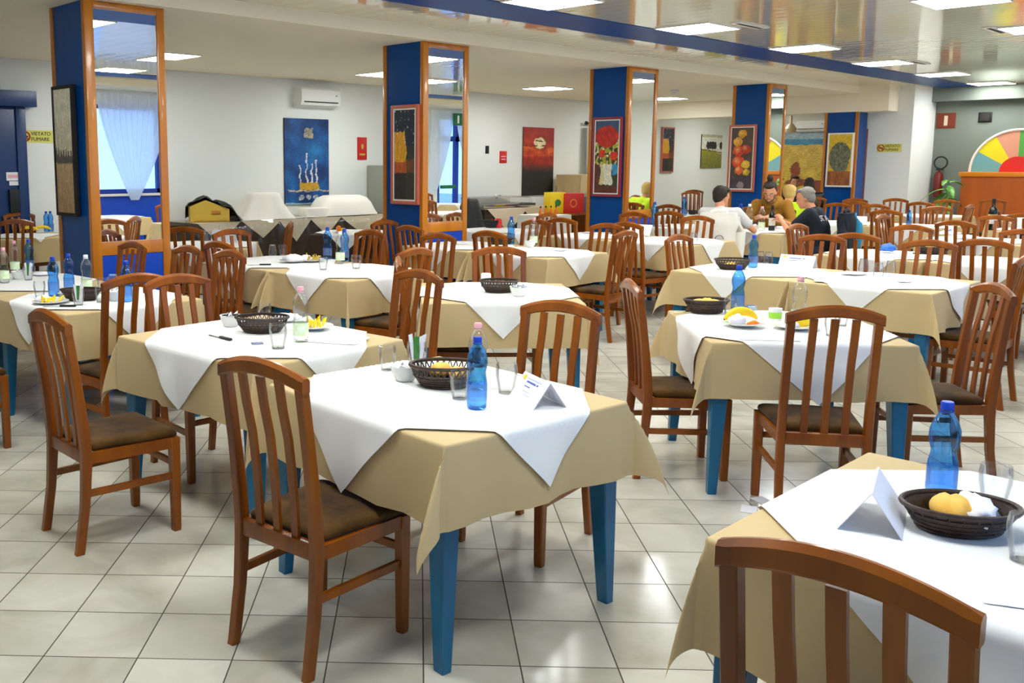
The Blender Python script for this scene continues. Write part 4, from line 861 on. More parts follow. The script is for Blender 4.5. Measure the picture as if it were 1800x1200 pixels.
IT = [
 # T1
 ('bowl', 712, 668, 'white bowl of sachets left of the lemon basket', 0, TZ, (1.02,) * 3), ('glass', 681, 650, 'plain glass behind the bowl of sachets on the tent card table'), ('sg', 733, 648, 'glass stuffed with white and green sachets', 0, TZ, (1.15,) * 3),
 ('basket', 783, 678, 'dark wicker basket holding yellow rolls by the blue bottle', 0, TZ, (1.02, 1.02, 1.15)), ('glass', 808, 700, 'water glass in front of the lemon basket'), ('blue', 838, 717, 'blue water bottle at the centre of the tent card table', 30), ('pink', 839, 683, 'clear pink-capped bottle right behind the tent card table bottle'),
 ('glass', 890, 690, 'empty glass left of the tent card', 0, TZ, (1.1, 1.1, 1.1)), ('card', 944, 706, 'white tent card with yellow mark on the near table', -73, TZ, (1.0, 1.05, 1.05)),
 # T2
 ('dbowl', 406, 573, 'white bowl of dark sachets beside the empty basket'), ('basket', 461, 583, 'empty openwork wicker basket behind the table knife', 0, TZ, (1, 1, 1.05)), ('glass', 489, 612, 'glass in front of the empty basket', 0, TZ, (1.12, 1.12, 1.15)), ('glass', 465, 566, 'glass behind the empty basket'),
 ('pink', 529, 600, 'pink-capped bottle on the knife table', 40, TZ, (1.05, 1.05, 1.05)), ('peel', 553, 579, 'plate of yellow peels beside the pink-capped bottle', 0, TZ, (.85, .85, 1.1)), ('napkin', 505, 566, 'crumpled napkin behind the peel plate on the knife table'), ('knife', 387, 594, 'black-handled knife on the white cloth', -48), ('sachet', 452, 604, 'silver sachet beside the basket on the knife table', 20), ('sheet', 590, 597, 'white paper sheet right of the pink-capped bottle', -20),
 # T3
 ('basket', 877, 513, 'wicker basket beside the foil-topped bowl', 0, TZ, (.95, .95, 1.05)), ('can', 854, 503, 'white can behind the wicker basket', 0, TZ, (1, 1, .95)), ('fbowl', 912, 520, 'white bowl topped with foil', 0, TZ, (1.05,) * 3),
 # T4
 ('up', 477, 449, 'upturned glass at the end of the peel plate table'), ('glass', 497, 449, 'glass behind the upturned one on the peel plate table'), ('napplate', 515, 461, 'plate heaped with crumpled napkins'), ('opeel', 548, 460, 'plate of orange peels by two blue bottles'),
 ('glass', 568, 474, 'glass before the two blue bottles'), ('blue', 578, 455, 'blue bottle left of a clear bottle by the peel plate', 0, TZ, (1.1, 1.1, 1.12)), ('clear', 593, 463, 'clear bottle between two blue bottles', 0, TZ, (1.1, 1.1, 1.08)), ('blue', 606, 459, 'blue bottle right of a clear bottle by the peel plate', 0, TZ, (1.1, 1.1, 1.12)), ('glass', 626, 472, 'glass right of the two blue bottles', 0, TZ, (1.1, 1.1, 1.1)), ('knife', 456, 466, 'knife at the end of the peel plate table', 5),
 # T5
 ('sbasket', 1236, 546, 'full wicker basket left of the blue bottle by the banana', 0, TZ, (1, 1, 1.1)), ('blue', 1290, 543, 'blue bottle on the banana plate table', 0, TZ, (1.05,) * 3), ('glass', 1283, 555, 'glass before the blue bottle on the banana table'), ('sachet', 1318, 546, 'silver wrapper behind the banana plate', 30, TZ, (1.2, 1.2, 6)), ('banplate', 1306, 574, 'plate with a banana, carrot and napkin', 6, TZ, (.95, .95, 1.2)),
 ('cup', 1362, 566, 'white cup with a lime green band'), ('lemplate', 1398, 578, 'plate of lemons behind the chair on the banana table'), ('pink', 1403, 575, 'pink-capped bottle on the banana table', 90, TZ, (1.05,) * 3), ('glass', 1462, 590, 'glass behind the chair slats on the banana table'), ('glass', 1478, 572, 'second glass behind the chair slats'), ('sheet', 1345, 592, 'paper sheet before the banana plate', -10), ('knife', 1200, 548, 'knife beside the full basket', 10),
 # T6
 ('blue', 1652, 880, 'large blue bottle nearest the camera', 20, TZ, (1.0, 1.0, 1.02)), ('sbasket', 1684, 930, 'big dark wicker basket nearest the camera', -6, TZ, (1, 1, .9)), ('glass', 1746, 890, 'clear glass behind the nearest basket', 0, TZ, (1, 1, 1.05)), ('glass', 1800, 985, 'glass cut by the frame at the nearest table'), ('bigcard', 1534, 912, 'blank white tent card on the nearest table', -121, TZ, (.85, 1.1, .8)), ('sheet', 1788, 1078, 'pale paper slip at the edge of the nearest table', -20, TZ, (.5, .16, 1)),
 # T7
 ('basket', 1287, 473, 'brown openwork basket beside a blue bottle on the long table', 0, TZ, (1.05, 1, 1.1)), ('blue', 1323, 470, 'blue bottle behind the banana table on the long table', 0, TZ, (1.05,) * 3), ('up', 1337, 462, 'upturned glass right of the long table blue bottle'), ('up', 1365, 461, 'upturned glass left of the yellow-marked card'), ('ycard', 1402, 470, 'yellow-marked tent card on the long table', -44, TZ, (1.05, 1, 1)),
 ('up', 1520, 476, 'upturned glass, first of three'), ('up', 1544, 485, 'upturned glass, the lower middle one of three'), ('up', 1565, 481, 'upturned glass, last of three', 0), ('napkin', 1500, 483, 'flat napkin before the three upturned glasses', 0, TZ, (1.3, 1.3, .5)), ('sheet', 1470, 494, 'paper sheet on the long table', -30), ('napkin', 1590, 496, 'small napkin at the end of the long table', 0, TZ, (.7, .7, .3)),
 # T8
 ('blue', 95, 520, 'blue bottle behind the fruit peel plate', 0, TZ, (1, 1, 1)), ('blue', 122, 512, 'blue bottle half behind a napkin near the first column'), ('clear', 153, 515, 'clear bottle before the first column'), ('glass', 70, 522, 'glass left of the fruit peel plate bottles'), ('peel', 89, 533, 'plate of yellow peels by the first column', 0, TZ, (.95, .95, .8)), ('sbasket', 143, 527, 'dark basket behind the sachet glass', 0, TZ, (1, .9, 1)), ('sg', 138, 536, 'glass of sachets before the dark basket'), ('glass', 178, 531, 'glass right of the dark basket'), ('up', 199, 508, 'upturned glass before the first column'), ('bowl', 203, 528, 'white bowl left of the lone blue bottle'), ('blue', 223, 530, 'lone blue bottle before the lower blue mirror panel'), ('glass', 182, 515, 'glass behind the white bowl'), ('knife', 105, 539, 'knife beside the fruit peel plate', 0),
 ('pink', 8, 497, 'pink-capped bottle at the frame edge'), ('pink', 27, 480, 'pink-capped bottle left of a blue bottle by the banana table'), ('blue', 38, 474, 'blue bottle right of a pink-capped one at the frame edge'), ('bowl', 34, 490, 'white bowl with sachets near the frame edge'), ('napkin', 74, 484, 'folded napkin behind the peel plate bottles', 0, TZ, (1.3, 1, .6)), ('sg', 50, 492, 'glass of cutlery sachets near the frame edge'), ('napkin', 122, 520, 'white napkin in front of the half hidden bottle'),
 # T9
 ('banana', 42, 408, 'banana on the table by the blue door', 0), ('banana', 50, 405, 'second banana behind the first by the blue door', 40), ('blue', 74, 406, 'blue bottle left of its twin by the blue door'), ('blue', 84, 406, 'blue bottle right of its twin by the blue door'),
 # T10, T11
 ('up', 365, 421, 'upturned glass left of the blank card near the first mirror'), ('up', 374, 420, 'upturned glass touching the blank card near the first mirror'), ('bigcard', 394, 425, 'big blank white card near the first mirror', -20, TZ, (1, 1, 1.05)), ('oraplate', 598, 409, 'plate with an orange on the small table', 0, TZ, (.9, .9, 1.1)),
 # T12, T13
 ('blue', 922, 427, 'blue bottle behind the pink-capped one', 0, TZ, (1.15, 1.15, 1.15)), ('pink', 941, 432, 'pink-capped bottle before the red box', 0, TZ, (1.15, 1.15, 1.15)), ('bowl', 932, 434, 'white bowl beside the pink-capped bottle'), ('sbasket', 893, 428, 'basket of rolls behind chair slats', 0, TZ, (1.1, 1, 1)), ('napkin', 985, 441, 'scrap of napkin on the pink-capped bottle table', 0, TZ, (.8, .8, .3)), ('sheet', 800, 428, 'paper sheet before the second mirror'),
 ('bigcard', 1137, 414, 'big blank white card below the third mirror', -44, TZ, (1.05, 1, 1.05)), ('sbasket', 1106, 409, 'basket of rolls by the blank white card', 0, TZ, (1.1, 1, 1.1)), ('napkin', 1036, 410, 'yellowish napkin before the third column', 0, TZ, (1, 1, .4)), ('up', 1220, 425, 'upturned glass by the white jacket chair'),
 # T14, T15, T21
 ('blue', 1149, 398, 'blue bottle before the third mirror', 0, TZ, (1.35, 1.35, 1.3)), ('menu', 1131, 399, 'grey menu folder by the third mirror', 20), ('blue', 1202, 379, 'blue bottle on the table behind the third column', 0, TZ, (1.2, 1.2, 1.2)), ('pot', 1217, 377, 'small black pot behind the third column', 0, TZ, (.7, .7, .7)),
 ('blue', 1300, 400, 'blue bottle on the three men table', 0, TZ, (1.25,) * 3), ('clear', 1316, 401, 'clear bottle left of another before the man in mustard', 0, TZ, (1.25,) * 3), ('pink', 1338, 405, 'clear bottle between the men', 0, TZ, (1.2,) * 3), ('wine', 1356, 405, 'dark wine bottle between the men', 0, TZ, (1.05,) * 3), ('glass', 1312, 403, 'glass among the bottles between the men', 0, TZ, (1.2,) * 3), ('bowl', 1325, 404, 'small bowl among the bottles between the men'), ('napkin', 1372, 404, 'napkin before the man in navy'),
 # T16 and beyond
 ('bfoil', 1560, 444, 'crumpled blue foil on the white cloth', 0, TZ, (1.3,) * 3), ('sbasket', 1640, 446, 'bread basket with yellow fruit behind a chair', 0, TZ, (1.2, 1.1, 1)), ('knife', 1605, 446, 'knife before the bread and yellow fruit', 0), ('up', 1515, 384, 'upturned glass left of the standing blue chair bottle', 0, TZ, (1.2,) * 3), ('bigcard', 1511, 392, 'white card beside the navy jacket', -40, TZ, (.7, .8, .8)), ('glass', 1525, 389, 'glass right of the white card by the navy jacket', 0, TZ, (1.2,) * 3), ('blue', 1575, 402, 'blue bottle behind the edge-on chair', 0, TZ, (.9,) * 3),
 ('napkin', 1682, 412, 'crumpled napkin beyond the edge-on chair', 0, TZ, (1.6, 1.6, 1.2)), ('napkin', 1696, 420, 'second crumpled napkin beyond the edge-on chair', 0, TZ, (1.8, 1.6, 1)), ('bfoil', 1668, 414, 'small blue wrapper beside the crumpled napkins', 0), ('wine', 1743, 404, 'dark bottle before the orange counter', 0, TZ, (1.3,) * 3), ('glass', 1720, 404, 'glass left of the dark bottle', 0, TZ, (1.2,) * 3),
 ('redcan', 875, 400, 'red can on the table beyond the second mirror'), ('pot', 863, 400, 'black pot beside the red can'),
]
for i in IT: put(*i)
def rolls(px, py, z, n, lab, sc=1.0, m=None, r=.03):
    c = at(px, py, TZ); bs = min((o for o in bpy.data.objects if o.parent is None and o.name.startswith('wicker_basket')), key=lambda o: (o.location - c).length); c = bs.location + (V((c.x - bs.location.x, c.y - bs.location.y, 0)).normalized() * min(.05, (c - bs.location).length) if n == 1 else V((0, 0, 0)))
    for k in range(n):
        a = 2.2 * k + .4; rr = 0 if n == 1 else r
        inst('roll', mk_roll, c + V((rr * cos(a), rr * sin(a), z)), a, '%s, %s' % (lab, ['rearmost', 'nearest', 'lowest', 'uppermost'][k % 4]) if n > 1 else lab, 'bread rolls', (sc,) * 3)
rolls(775, 674, .026, 1, 'yellow bread roll left in the wicker basket by the blue bottle', 1.1); rolls(806, 676, .022, 1, 'yellow bread roll right in the wicker basket by the blue bottle', .95)
rolls(1236, 545, .03, 3, 'bread roll in the full basket by the banana', .95, r=.045); rolls(1670, 925, .012, 1, 'bread roll in the big basket nearest the camera', 1.25)
nap = inst('napkin', mk_napkin, at(1712, 925, TZ) + V((0, 0, .018)), .4, 'white napkin in the basket nearest the camera', 'paper napkins', (1.3, .8, 1.1))
rolls(1287, 472, .012, 2, 'bread roll in the basket on the long table', .8); rolls(893, 428, .04, 3, 'bread roll in the basket behind chair slats', .9); rolls(1106, 408, .04, 3, 'bread roll by the blank white card', .9); rolls(1640, 445, .04, 2, 'yellow roll behind the chair near crumpled foil', 1.0)
# ------------------------------------------------------------------ buffet along the back wall
def buffet(x0, x1, y0, name_l):
    t = thing('buffet_table', 'long buffet table ' + name_l, 'table', (0, 0, 0), 0, 'buffet tables')
    MB().box(x0 + .02, x1 - .02, y0 + .02, YW - .05, .76, .79).build('tabletop', 'tabletop', t)
    for x in (x0 + .1, x1 - .1):
        for y in (y0 + .12, YW - .14): MB().box(x - .025, x + .025, y - .025, y + .025, 0, .76).build('leg', 'grey', t)
    q = MB(); pts = []
    n = int((x1 - x0) * 40)
    for k in range(n + 1): pts.append((x0 + (x1 - x0) * k / n, y0))
    front = [V((x, y - .004 + .012 * sin(x * 26) * (1 if 0 < i < n else 0), 0)) for i, (x, y) in enumerate(pts)]
    path = [V((x0, YW - .03, 0)), V((x0 - .005, y0 + .3, 0))] + front + [V((x1 + .005, y0 + .3, 0)), V((x1, YW - .03, 0))]
    rows = [[p + V((0, -(.8 - z) * .02, z)) for p in path] for z in (.01, .2, .4, .6, .79, .8)]
    q.loft(rows, False, False); q.add([V((x0, y0, .801)), V((x1, y0, .801)), V((x1, YW - .03, .801)), V((x0, YW - .03, .801))], [(0, 1, 2, 3)])
    s = q.build('table_skirt', 'brownskirt'); tag(s, 'dark brown floor-length skirt ' + name_l, 'tablecloth'); return t
def tri_cloth(x, w, y0, drop, label):
    q = MB(); rows = []
    n = 12
    for j in range(n + 1):
        t = j / n; hw = w * (1 - t) if t > 0 else w
        rows.append([V((x + hw * (2 * i / 8 - 1), y0 - .022 - .012 * t + .004 * sin(i + t * 5), .806 - drop * t)) for i in range(9)])
    top = [[V((x + w * (2 * i / 8 - 1), y, .807)) for i in range(9)] for y in (YW - .08, y0 + .2, y0 - .012)]
    q.loft(top + rows, False, False); o = q.build('buffet_cloth', 'cream', None, True, 60); return tag(o, label, 'tablecloth', 'cream cornered cloths on the buffet')
buffet(6.2, 10.15, 10.8, 'under the covered dishes, left of the second column')
buffet(12.35, 14.75, 10.75, 'under the clear lid, below the sunset canvas')
bl = ['below the wooden box', 'below the white pyramid cover', 'between the pyramid and domed covers', 'below the boat painting', 'below the domed cover']
for k, x in enumerate((7.02, 7.72, 8.3, 8.86, 9.6)): tri_cloth(x, [.34, .33, .3, .3, .46][k], 10.8, [.26, .24, .32, .26, .3][k], 'cream cloth point hanging ' + bl[k])
for k, x in enumerate((12.95, 13.75, 14.35)): tri_cloth(x, [.55, .4, .3][k], 10.75, [.42, .35, .25][k], 'cream cloth point ' + ['below the clear lid, largest', 'above the orange bottles', 'below the red box'][k])
def plastic(x0, x1, y0, label):
    q = MB(); rows = []; nx = 90; x1 -= .02
    for j, (y, z) in enumerate([(YW - .1, .822), (y0 + .3, .821), (y0 - .05, .822), (y0 - .075, .78), (y0 - .085, .7), (y0 - .09, .6), (y0 - .092, .5)]):
        rows.append([V((x0 + (x1 - x0) * i / nx, y - (.03 * noise.noise(V((i * .35, j * .8, 1))) if j > 2 else 0), z + .006 * noise.noise(V((i * .5, j * 2, 4))))) for i in range(nx + 1)])
    q.loft(rows, False, False); return tag(q.build('plastic_sheet', 'plastic'), label, 'plastic sheet')
plastic(6.5, 10.2, 10.8, 'crinkled clear plastic sheet over the long dark buffet')
def cover(name, x, y, prof, label, cat, folds=5, amp=.02, z0=.812, m='ivory', n=72):
    q = MB(); rings = []
    for (rx, ry, z), e in prof:
        ring = []
        for k in range(n):
            a = 2 * pi * k / n; p_ = 3.2; cx_, sy_ = cos(a), sin(a); r = (abs(cx_) ** p_ + abs(sy_) ** p_) ** (-1 / p_)
            w = 1 + amp * e * (sin(folds * a + z * 4) + .6 * sin(folds * 1.7 * a + 1)) ; ring.append(V((x + rx * cx_ * r * w, y + ry * sy_ * r * w, z0 + z)))
        rings.append(ring)
    q.loft(rings); return tag(q.build(name, m, None, True, 60), label, cat)
cover('covered_urn', 7.95, 11.1, [((.52, .3, 0), 2.5), ((.44, .27, .06), 2), ((.33, .22, .2), 1), ((.27, .19, .3), .6), ((.25, .18, .355), .2), ((.2, .15, .372), .1), ((.05, .05, .375), 0)], 'white cloth draped over a tall square dispenser on the buffet', 'covered dish')
cover('covered_tray', 9.42, 11.08, [((.62, .3, .01), 1.5), ((.56, .29, .08), 1), ((.5, .27, .18), .6), ((.42, .24, .26), .3), ((.3, .18, .3), .1), ((.05, .05, .305), 0)], 'white cloth domed over a food tray on the buffet', 'covered dish', 4, .025)
cover('food_tub', 8.78, 10.98, [((.2, .16, 0), 0), ((.22, .17, .1), 0), ((.21, .165, .13), 0), ((.02, .02, .135), 0)], 'low white tub left of the domed cloth', 'tub', 3, 0)
t = thing('paper_sheet', 'white sheet lying on the buffet before the low tub', 'paper', (8.5, 10.86, .82)); MB().box(-.22, .22, -.05, .05, 0, .004).build('sheet', 'paper', t)
# wooden bread box with a black cloth thrown over it
bxo = thing('wooden_box', 'yellow wooden bread box under a black cloth', 'box', (7.06, 11.1, .812), R(-28))
q = MB(); q.prism([(-.26, 0), (.26, 0), (.26, .17), (-.05, .29), (-.26, .21)], -.2, .2); q.build('box_body', 'gold', bxo, False); MB().box(-.2, .22, -.21, -.2, .02, .1, .004).build('front_board', 'gold', bxo)
MB().box(.02, .14, -.225, -.21, .11, .15, .004).build('handle', 'trimwood', bxo)
q = MB(); rows = []
for j in range(19):
    row = []
    for i in range(25):
        u = -.30 + .74 * i / 24; v0 = -.14 - .09 * max(0, min(1, (u - .02) * 8)); v = v0 + (.35 - v0) * j / 18; ridge = .305 - .34 * max(0, u + .05) - .38 * max(0, -u - .05)
        z = ridge - max(0, abs(v) - .21) * 1.5 - max(0, abs(u) - .27) * .9 + .05 * noise.noise(V((u * 8, v * 8, 2))); row.append(V((u, v, max(.02, z + .02))))
    rows.append(row)
q.loft(rows, False, False); bc = q.build('black_cloth', 'black'); bc.location = (7.06, 11.1, .812); bc.rotation_euler = (0, 0, R(-28)); tag(bc, 'black cloth thrown over the yellow wooden box', 'cloth')
# chafing dish lid, black cloth stand, boxes, cabinets, small trolley
ch = thing('chafing_dish', 'steel chafing dish with a clear lid on the buffet', 'chafing dish', (13.15, 11.15, .82)); 
MB().box(-.72, .72, -.3, .3, 0, .06, .01).build('tray', 'steel', ch)
q = MB(); q.loft([[V((x * a, y * b, z)) for x, y in ((-.68, -.27), (.68, -.27), (.68, .27), (-.68, .27))] for a, b, z in ((1, 1, .06), (.97, .95, .15), (.9, .8, .18))]); q.build('clear_lid', 'plastic', ch); MB().tube([V((-.08, 0, .18)), V((-.08, 0, .2)), V((.08, 0, .2)), V((.08, 0, .18))], .01, 6).build('lid_handle', 'steel', ch)
cover('black_cover', 11.9, 10.75, [((.36, .3, 0), 1.5), ((.3, .27, .4), 1), ((.22, .2, .8), .5), ((.16, .16, .98), .2), ((.14, .14, 1.0), 0), ((.03, .03, 1.005), 0)], 'black cloth over a tall stand right of the second column', 'cover', 6, .03, .003, 'black')
rb = thing('tin_box', 'red carton with a round emblem by the third column', 'box', (13.9, 10.3, 0), R(-20))
tr = thing('serving_trolley', 'small white-covered serving table with orange bottles', 'table', (12.9, 9.9, 0), 0)
MB().box(-.32, .32, -.3, .3, .70, .73, .004).build('tray_top', 'ivory', tr)
for sx in (-1, 1):
    for sy in (-1, 1): MB().box(sx * .28 - .015, sx * .28 + .015, sy * .26 - .015, sy * .26 + .015, 0, .70).build('leg', 'grey', tr)
q = MB(); q.loft([[V((x * a, y * b, z)) for x, y in ((-.33, -.31), (.33, -.31), (.33, .31), (-.33, .31))] for a, b, z in ((1.02, 1.02, .38), (1, 1, .735), (.05, .05, .737))], False); tag(q.build('trolley_cloth', 'ivory'), 'white cloth over the small serving table', 'tablecloth').location = (12.9, 9.9, 0)
def mk_oil():
    t = thing('oil_bottle', '', 'bottle'); MB().lathe([(0, 0), (.026, 0), (.03, .01), (.03, .06), (.01, .09), (.01, .13), (0, .13)], 12).build('bottle_body', 'orange', t); MB().lathe([(.012, .12), (.012, .145), (0, .146)], 10).build('stopper', 'dark', t); return t
for k in range(8): inst('oil', mk_oil, (12.66 + .07 * k, 9.8 + .05 * (k % 2), .738), 0, 'small orange dressing bottle in the row below the red box', 'orange dressing bottles')
rb.location = (13.62, 10.05, .0)
st = thing('side_stand', 'brown wooden stand under the red and yellow cartons', 'stand', (13.72, 10.05, 0)); MB().box(-.36, .36, -.2, .2, .69, .73, .004).build('stand_top', 'wood', st)
for sx in (-1, 1): MB().box(sx * .32 - .02, sx * .32 + .02, -.18, .18, 0, .69).build('leg', 'wood', st)
rb.location = (13.82, 10.05, .731); MB().box(-.2, .2, -.13, .13, 0, .34, .006).build('carton', 'red', rb)
q = MB(); q.lathe([(.055, 0), (.075, 0), (.075, .004), (.055, .004)], 24, cap=False); o = q.build('emblem', 'orange', rb); o.location = (-.02, -.131, .17); o.rotation_euler = (pi / 2, 0, 0)
yb = thing('carton', 'yellow carton behind the red one', 'box', (13.52, 10.16, .731), R(-20)); MB().box(-.16, .16, -.1, .1, 0, .36, .006).build('carton_body', 'yellow', yb); q = MB(); q.lathe([(0, 0), (.06, 0), (.06, .004), (0, .004)], 24); o = q.build('emblem', 'green', yb); o.location = (0, -.101, .18); o.rotation_euler = (pi / 2, 0, 0)
cb = thing('steel_cabinet', 'grey cabinet under a beige cloth left of the third column', 'cabinet', (15.9, 11.2, 0)); MB().box(-.52, .52, -.27, .30, .06, 1.36, .01).build('cabinet_body', 'grey', cb); MB().box(-.48, .48, -.285, -.27, .12, .95, .006).build('door', 'steel', cb); MB().box(-.02, .0, -.31, -.285, .5, .7, .004).build('handle', 'dark', cb.children[-1])
for sx in (-1, 1): MB().box(sx * .45 - .03, sx * .45 + .03, -.25, .3, 0, .06).build('foot', 'black', cb)
Dc = Drape(.545, .30, .36, 77, ('+y',)); Dc.cn = {k: (v[0], v[1], .4) for k, v in Dc.cn.items()}; o = cloth_mesh(Dc, 'cabinet_cloth', 'beige', 1.372); o.location = (15.9, 11.22, 0); tag(o, 'beige cloth draped over the grey cabinet', 'cloth')
c2 = thing('drinks_dispenser', 'grey-green dispenser half hidden by the second column', 'dispenser', (10.87, 11.25, 0)); MB().box(-.5, .3, -.3, .3, .05, 1.56, .01).build('body', 'grey', c2); MB().box(-.3, .26, -.315, -.3, .98, 1.36, .005).build('front_panel', 'cream', c2); MB().box(-.5, .3, -.32, -.3, 1.38, 1.52, .004).build('header', 'grey', c2)
for sx in (-.4, .2): MB().box(sx - .03, sx + .03, -.25, .25, 0, .05).build('foot', 'black', c2)
# tied curtain by the third column
q = MB(); n = 10; rings = []
for k in range(15):
    z = .6 + 1.75 * k / 14; r = .13 - .05 * (k / 14) ** .5
    rings.append([V((16.42 + r * 1.2 * cos(2 * pi * i / 40) * (1 + .12 * sin(8 * 2 * pi * i / 40)), 11.42 + r * .8 * sin(2 * pi * i / 40) * (1 + .12 * cos(8 * 2 * pi * i / 40)), z)) for i in range(40)])
q.loft(rings); tag(q.build('dark_curtain', 'dark'), 'dark gathered curtain hanging left of the third column', 'curtain')
rd = thing('curtain_rod', 'short black curtain bracket above the dark curtain', 'bracket', (16.42, 11.5, 2.4)); MB().tube([V((-.12, 0, 0)), V((.12, 0, 0))], .02, 8).build('rod', 'black', rd); MB().ball((-.13, 0, 0), .04, 2).build('finial', 'black', rd); MB().box(-.01, .01, 0, .1, -.012, .012).build('bracket_arm', 'black', rd)
# ------------------------------------------------------------------ far right: counter, wheel, plant, extinguisher
XP = 19.2
ct = thing('orange_counter', 'orange wooden counter below the coloured wheel', 'counter', (0, 0, 0)); MB().box(XP, XP + .5, 3.6, 5.50, 0, 1.36).build('front_panel', 'counter', ct); MB().box(XP - .04, XP + .54, 3.58, 5.54, 1.36, 1.44, .008).build('counter_top', 'countertop', ct)
wh = thing('fan_ornament', 'half wheel of coloured wedges standing on the orange counter', 'ornament', (XP + .25, 4.72, 1.44)); rw = .72
cols = [(104, 166, 176), (226, 216, 20), (214, 150, 122), (84, 164, 70), (24, 80, 160), (104, 166, 176), (226, 216, 20)]
nm = ['teal', 'yellow', 'pink', 'green', 'blue', 'teal_b', 'yellow_b']
for k in range(6):
    a0, a1 = pi - pi * k / 6, pi - pi * (k + 1) / 6; q = MB(); poly = [(0, 0)]
    for j in range(9): a = a0 + (a1 - a0) * j / 8; poly.append((rw * cos(a), rw * sin(a)))
    vs = [V((0, -x, z)) for x, z in poly]; n = len(vs); q.add(vs + [v + V((.03, 0, 0)) for v in vs], [tuple(range(n)), tuple(range(2 * n - 1, n - 1, -1))] + [(i, (i + 1) % n, n + (i + 1) % n, n + i) for i in range(n)])
    mname = 'wedge%d' % k; mat(mname, rgb(*cols[k]), .5); q.build('wedge', mname, wh, False)
q = MB(); poly = [(.27 * cos(pi * j / 24), .27 * sin(pi * j / 24)) for j in range(25)]; vs = [V((-.012, -x, z)) for x, z in poly]; n = len(vs); q.add(vs + [v + V((.011, 0, 0)) for v in vs], [tuple(range(n)), tuple(range(2 * n - 1, n - 1, -1))] + [(i, (i + 1) % n, n + (i + 1) % n, n + i) for i in range(n)]); q.build('red_hub', 'red', wh, False)
MB().tube([V((.0, (rw + .012) * cos(pi * j / 40), (rw + .012) * sin(pi * j / 40))) for j in range(41)], .022, 8).build('white_rim', 'ivory', wh)
fe = thing('fire_extinguisher', 'dimmed red fire extinguisher hanging on the dim wall', 'extinguisher', onX(1652, 318, 19.85) + V((-.09, 0, 0))); MB().lathe([(0, -.3), (.075, -.3), (.08, -.28), (.08, .1), (.06, .15), (.02, .17), (.02, .22), (0, .22)], 20).build('cylinder', 'reddim', fe)
MB().box(-.02, .02, -.07, .05, .2, .24, .004).build('lever', 'black', fe); MB().tube([V((0, -.02 + .11 * cos(a * pi / 10), .34 + .11 * sin(a * pi / 10))) for a in range(-5, 15)], .014, 6).build('hose', 'black', fe); MB().box(.05, .09, -.04, .04, -.1, .1).build('bracket', 'black', fe)
pl = thing('potted_plant', 'drooping green potted plant beside the orange counter', 'plant', (XP - .3, 5.62, 0)); MB().lathe([(0, 0), (.14, 0), (.17, .3), (.18, .34), (.15, .34), (0, .3)], 20, cap=False).build('pot', 'brownsign', pl)
MB().tube([V((0, 0, .3)), V((.02, 0, .8)), V((0, -.02, 1.3))], [.02, .016, .01], 7).build('stem', 'leafgreen', pl)
g = random.Random(9); q = MB()
for k in range(15):
    a = g.uniform(0, 6.3); zz = g.uniform(.75, 1.32); L = g.uniform(.3, .48); w = g.uniform(.035, .055); dz = g.uniform(-.05, .15); rowl = []
    for j in range(9):
        s = j / 8; x = L * s; z = zz + dz * s + .12 * s - .5 * L * s * s * 1.6; ww = w * sin(pi * (s * .92 + .04)) ** .8; c_, s_ = cos(a), sin(a)
        rowl.append([V((x * c_ - ww * s_, x * s_ + ww * c_, z - .01)), V((x * c_, x * s_, z + .006)), V((x * c_ + ww * s_, x * s_ - ww * c_, z - .01))])
    q.loft(rowl, False, False)
q.build('leaves', 'leafgreen', pl)
fn = thing('ceiling_fan', 'cream ceiling fan before the far air conditioner', 'fan', (20.4, 9.0, 0)); fn.location = onX(1390, 226, 20.6); zf = fn.location.z
MB().tube([V((0, 0, 2.85 - zf)), V((0, 0, 0))], .03, 8).build('rod', 'cream', fn); MB().lathe([(0, -.1), (.1, -.08), (.12, 0), (.05, .1), (0, .1)], 16).build('motor', 'cream', fn)
for k in range(3):
    o = MB().box(.12, .62, -.07, .07, -.05, -.04, .004).build('blade', 'cream', fn); o.rotation_euler = (0, 0, 2 * pi * k / 3 + .5)
# ------------------------------------------------------------------ people
def blob(name, parts, m, parent, vox=.010, smooth=6):
    b = MB()
    for p in parts:
        if p[0] == 's': b.ball(p[1], p[2], 2, p[3] if len(p) > 3 else (1, 1, 1))
        elif p[0] == 'm':                      # ellipsoid in a frame
            q = MB(); q.ball((0, 0, 0), 1, 2, p[2]); q.b.transform(p[1]); b.join(q.b)
        else:
            a, c, r0, r1 = V(p[1]), V(p[2]), p[3], p[4]; n = max(2, int((c - a).length / (min(r0, r1) * .45)) + 1)
            for k in range(n + 1): b.ball(a.lerp(c, k / n), r0 + (r1 - r0) * k / n, 2)
    o = b.build('tmp', m, None); md = o.modifiers.new('r', 'REMESH'); md.mode = 'VOXEL'; md.voxel_size = vox
    s = o.modifiers.new('s', 'SMOOTH'); s.iterations = smooth; s.factor = .5
    bpy.context.view_layer.update(); me = bpy.data.meshes.new_from_object(o.evaluated_get(bpy.context.evaluated_depsgraph_get())); bpy.data.objects.remove(o)
    for p in me.polygons: p.use_smooth = True
    me.materials.clear(); me.materials.append(M[m]); r = bpy.data.objects.new(name, me); COL.objects.link(r); r.parent = parent; return r
def ik(a, t, l0, l1, pole):
    d = t - a; L = min(d.length, (l0 + l1) * .995); d = d.normalized(); x = (l0 * l0 - l1 * l1 + L * L) / (2 * L); h = sqrt(max(0, l0 * l0 - x * x))
    p = (pole - d * pole.dot(d)).normalized(); return a + d * x + p * h, a + d * L
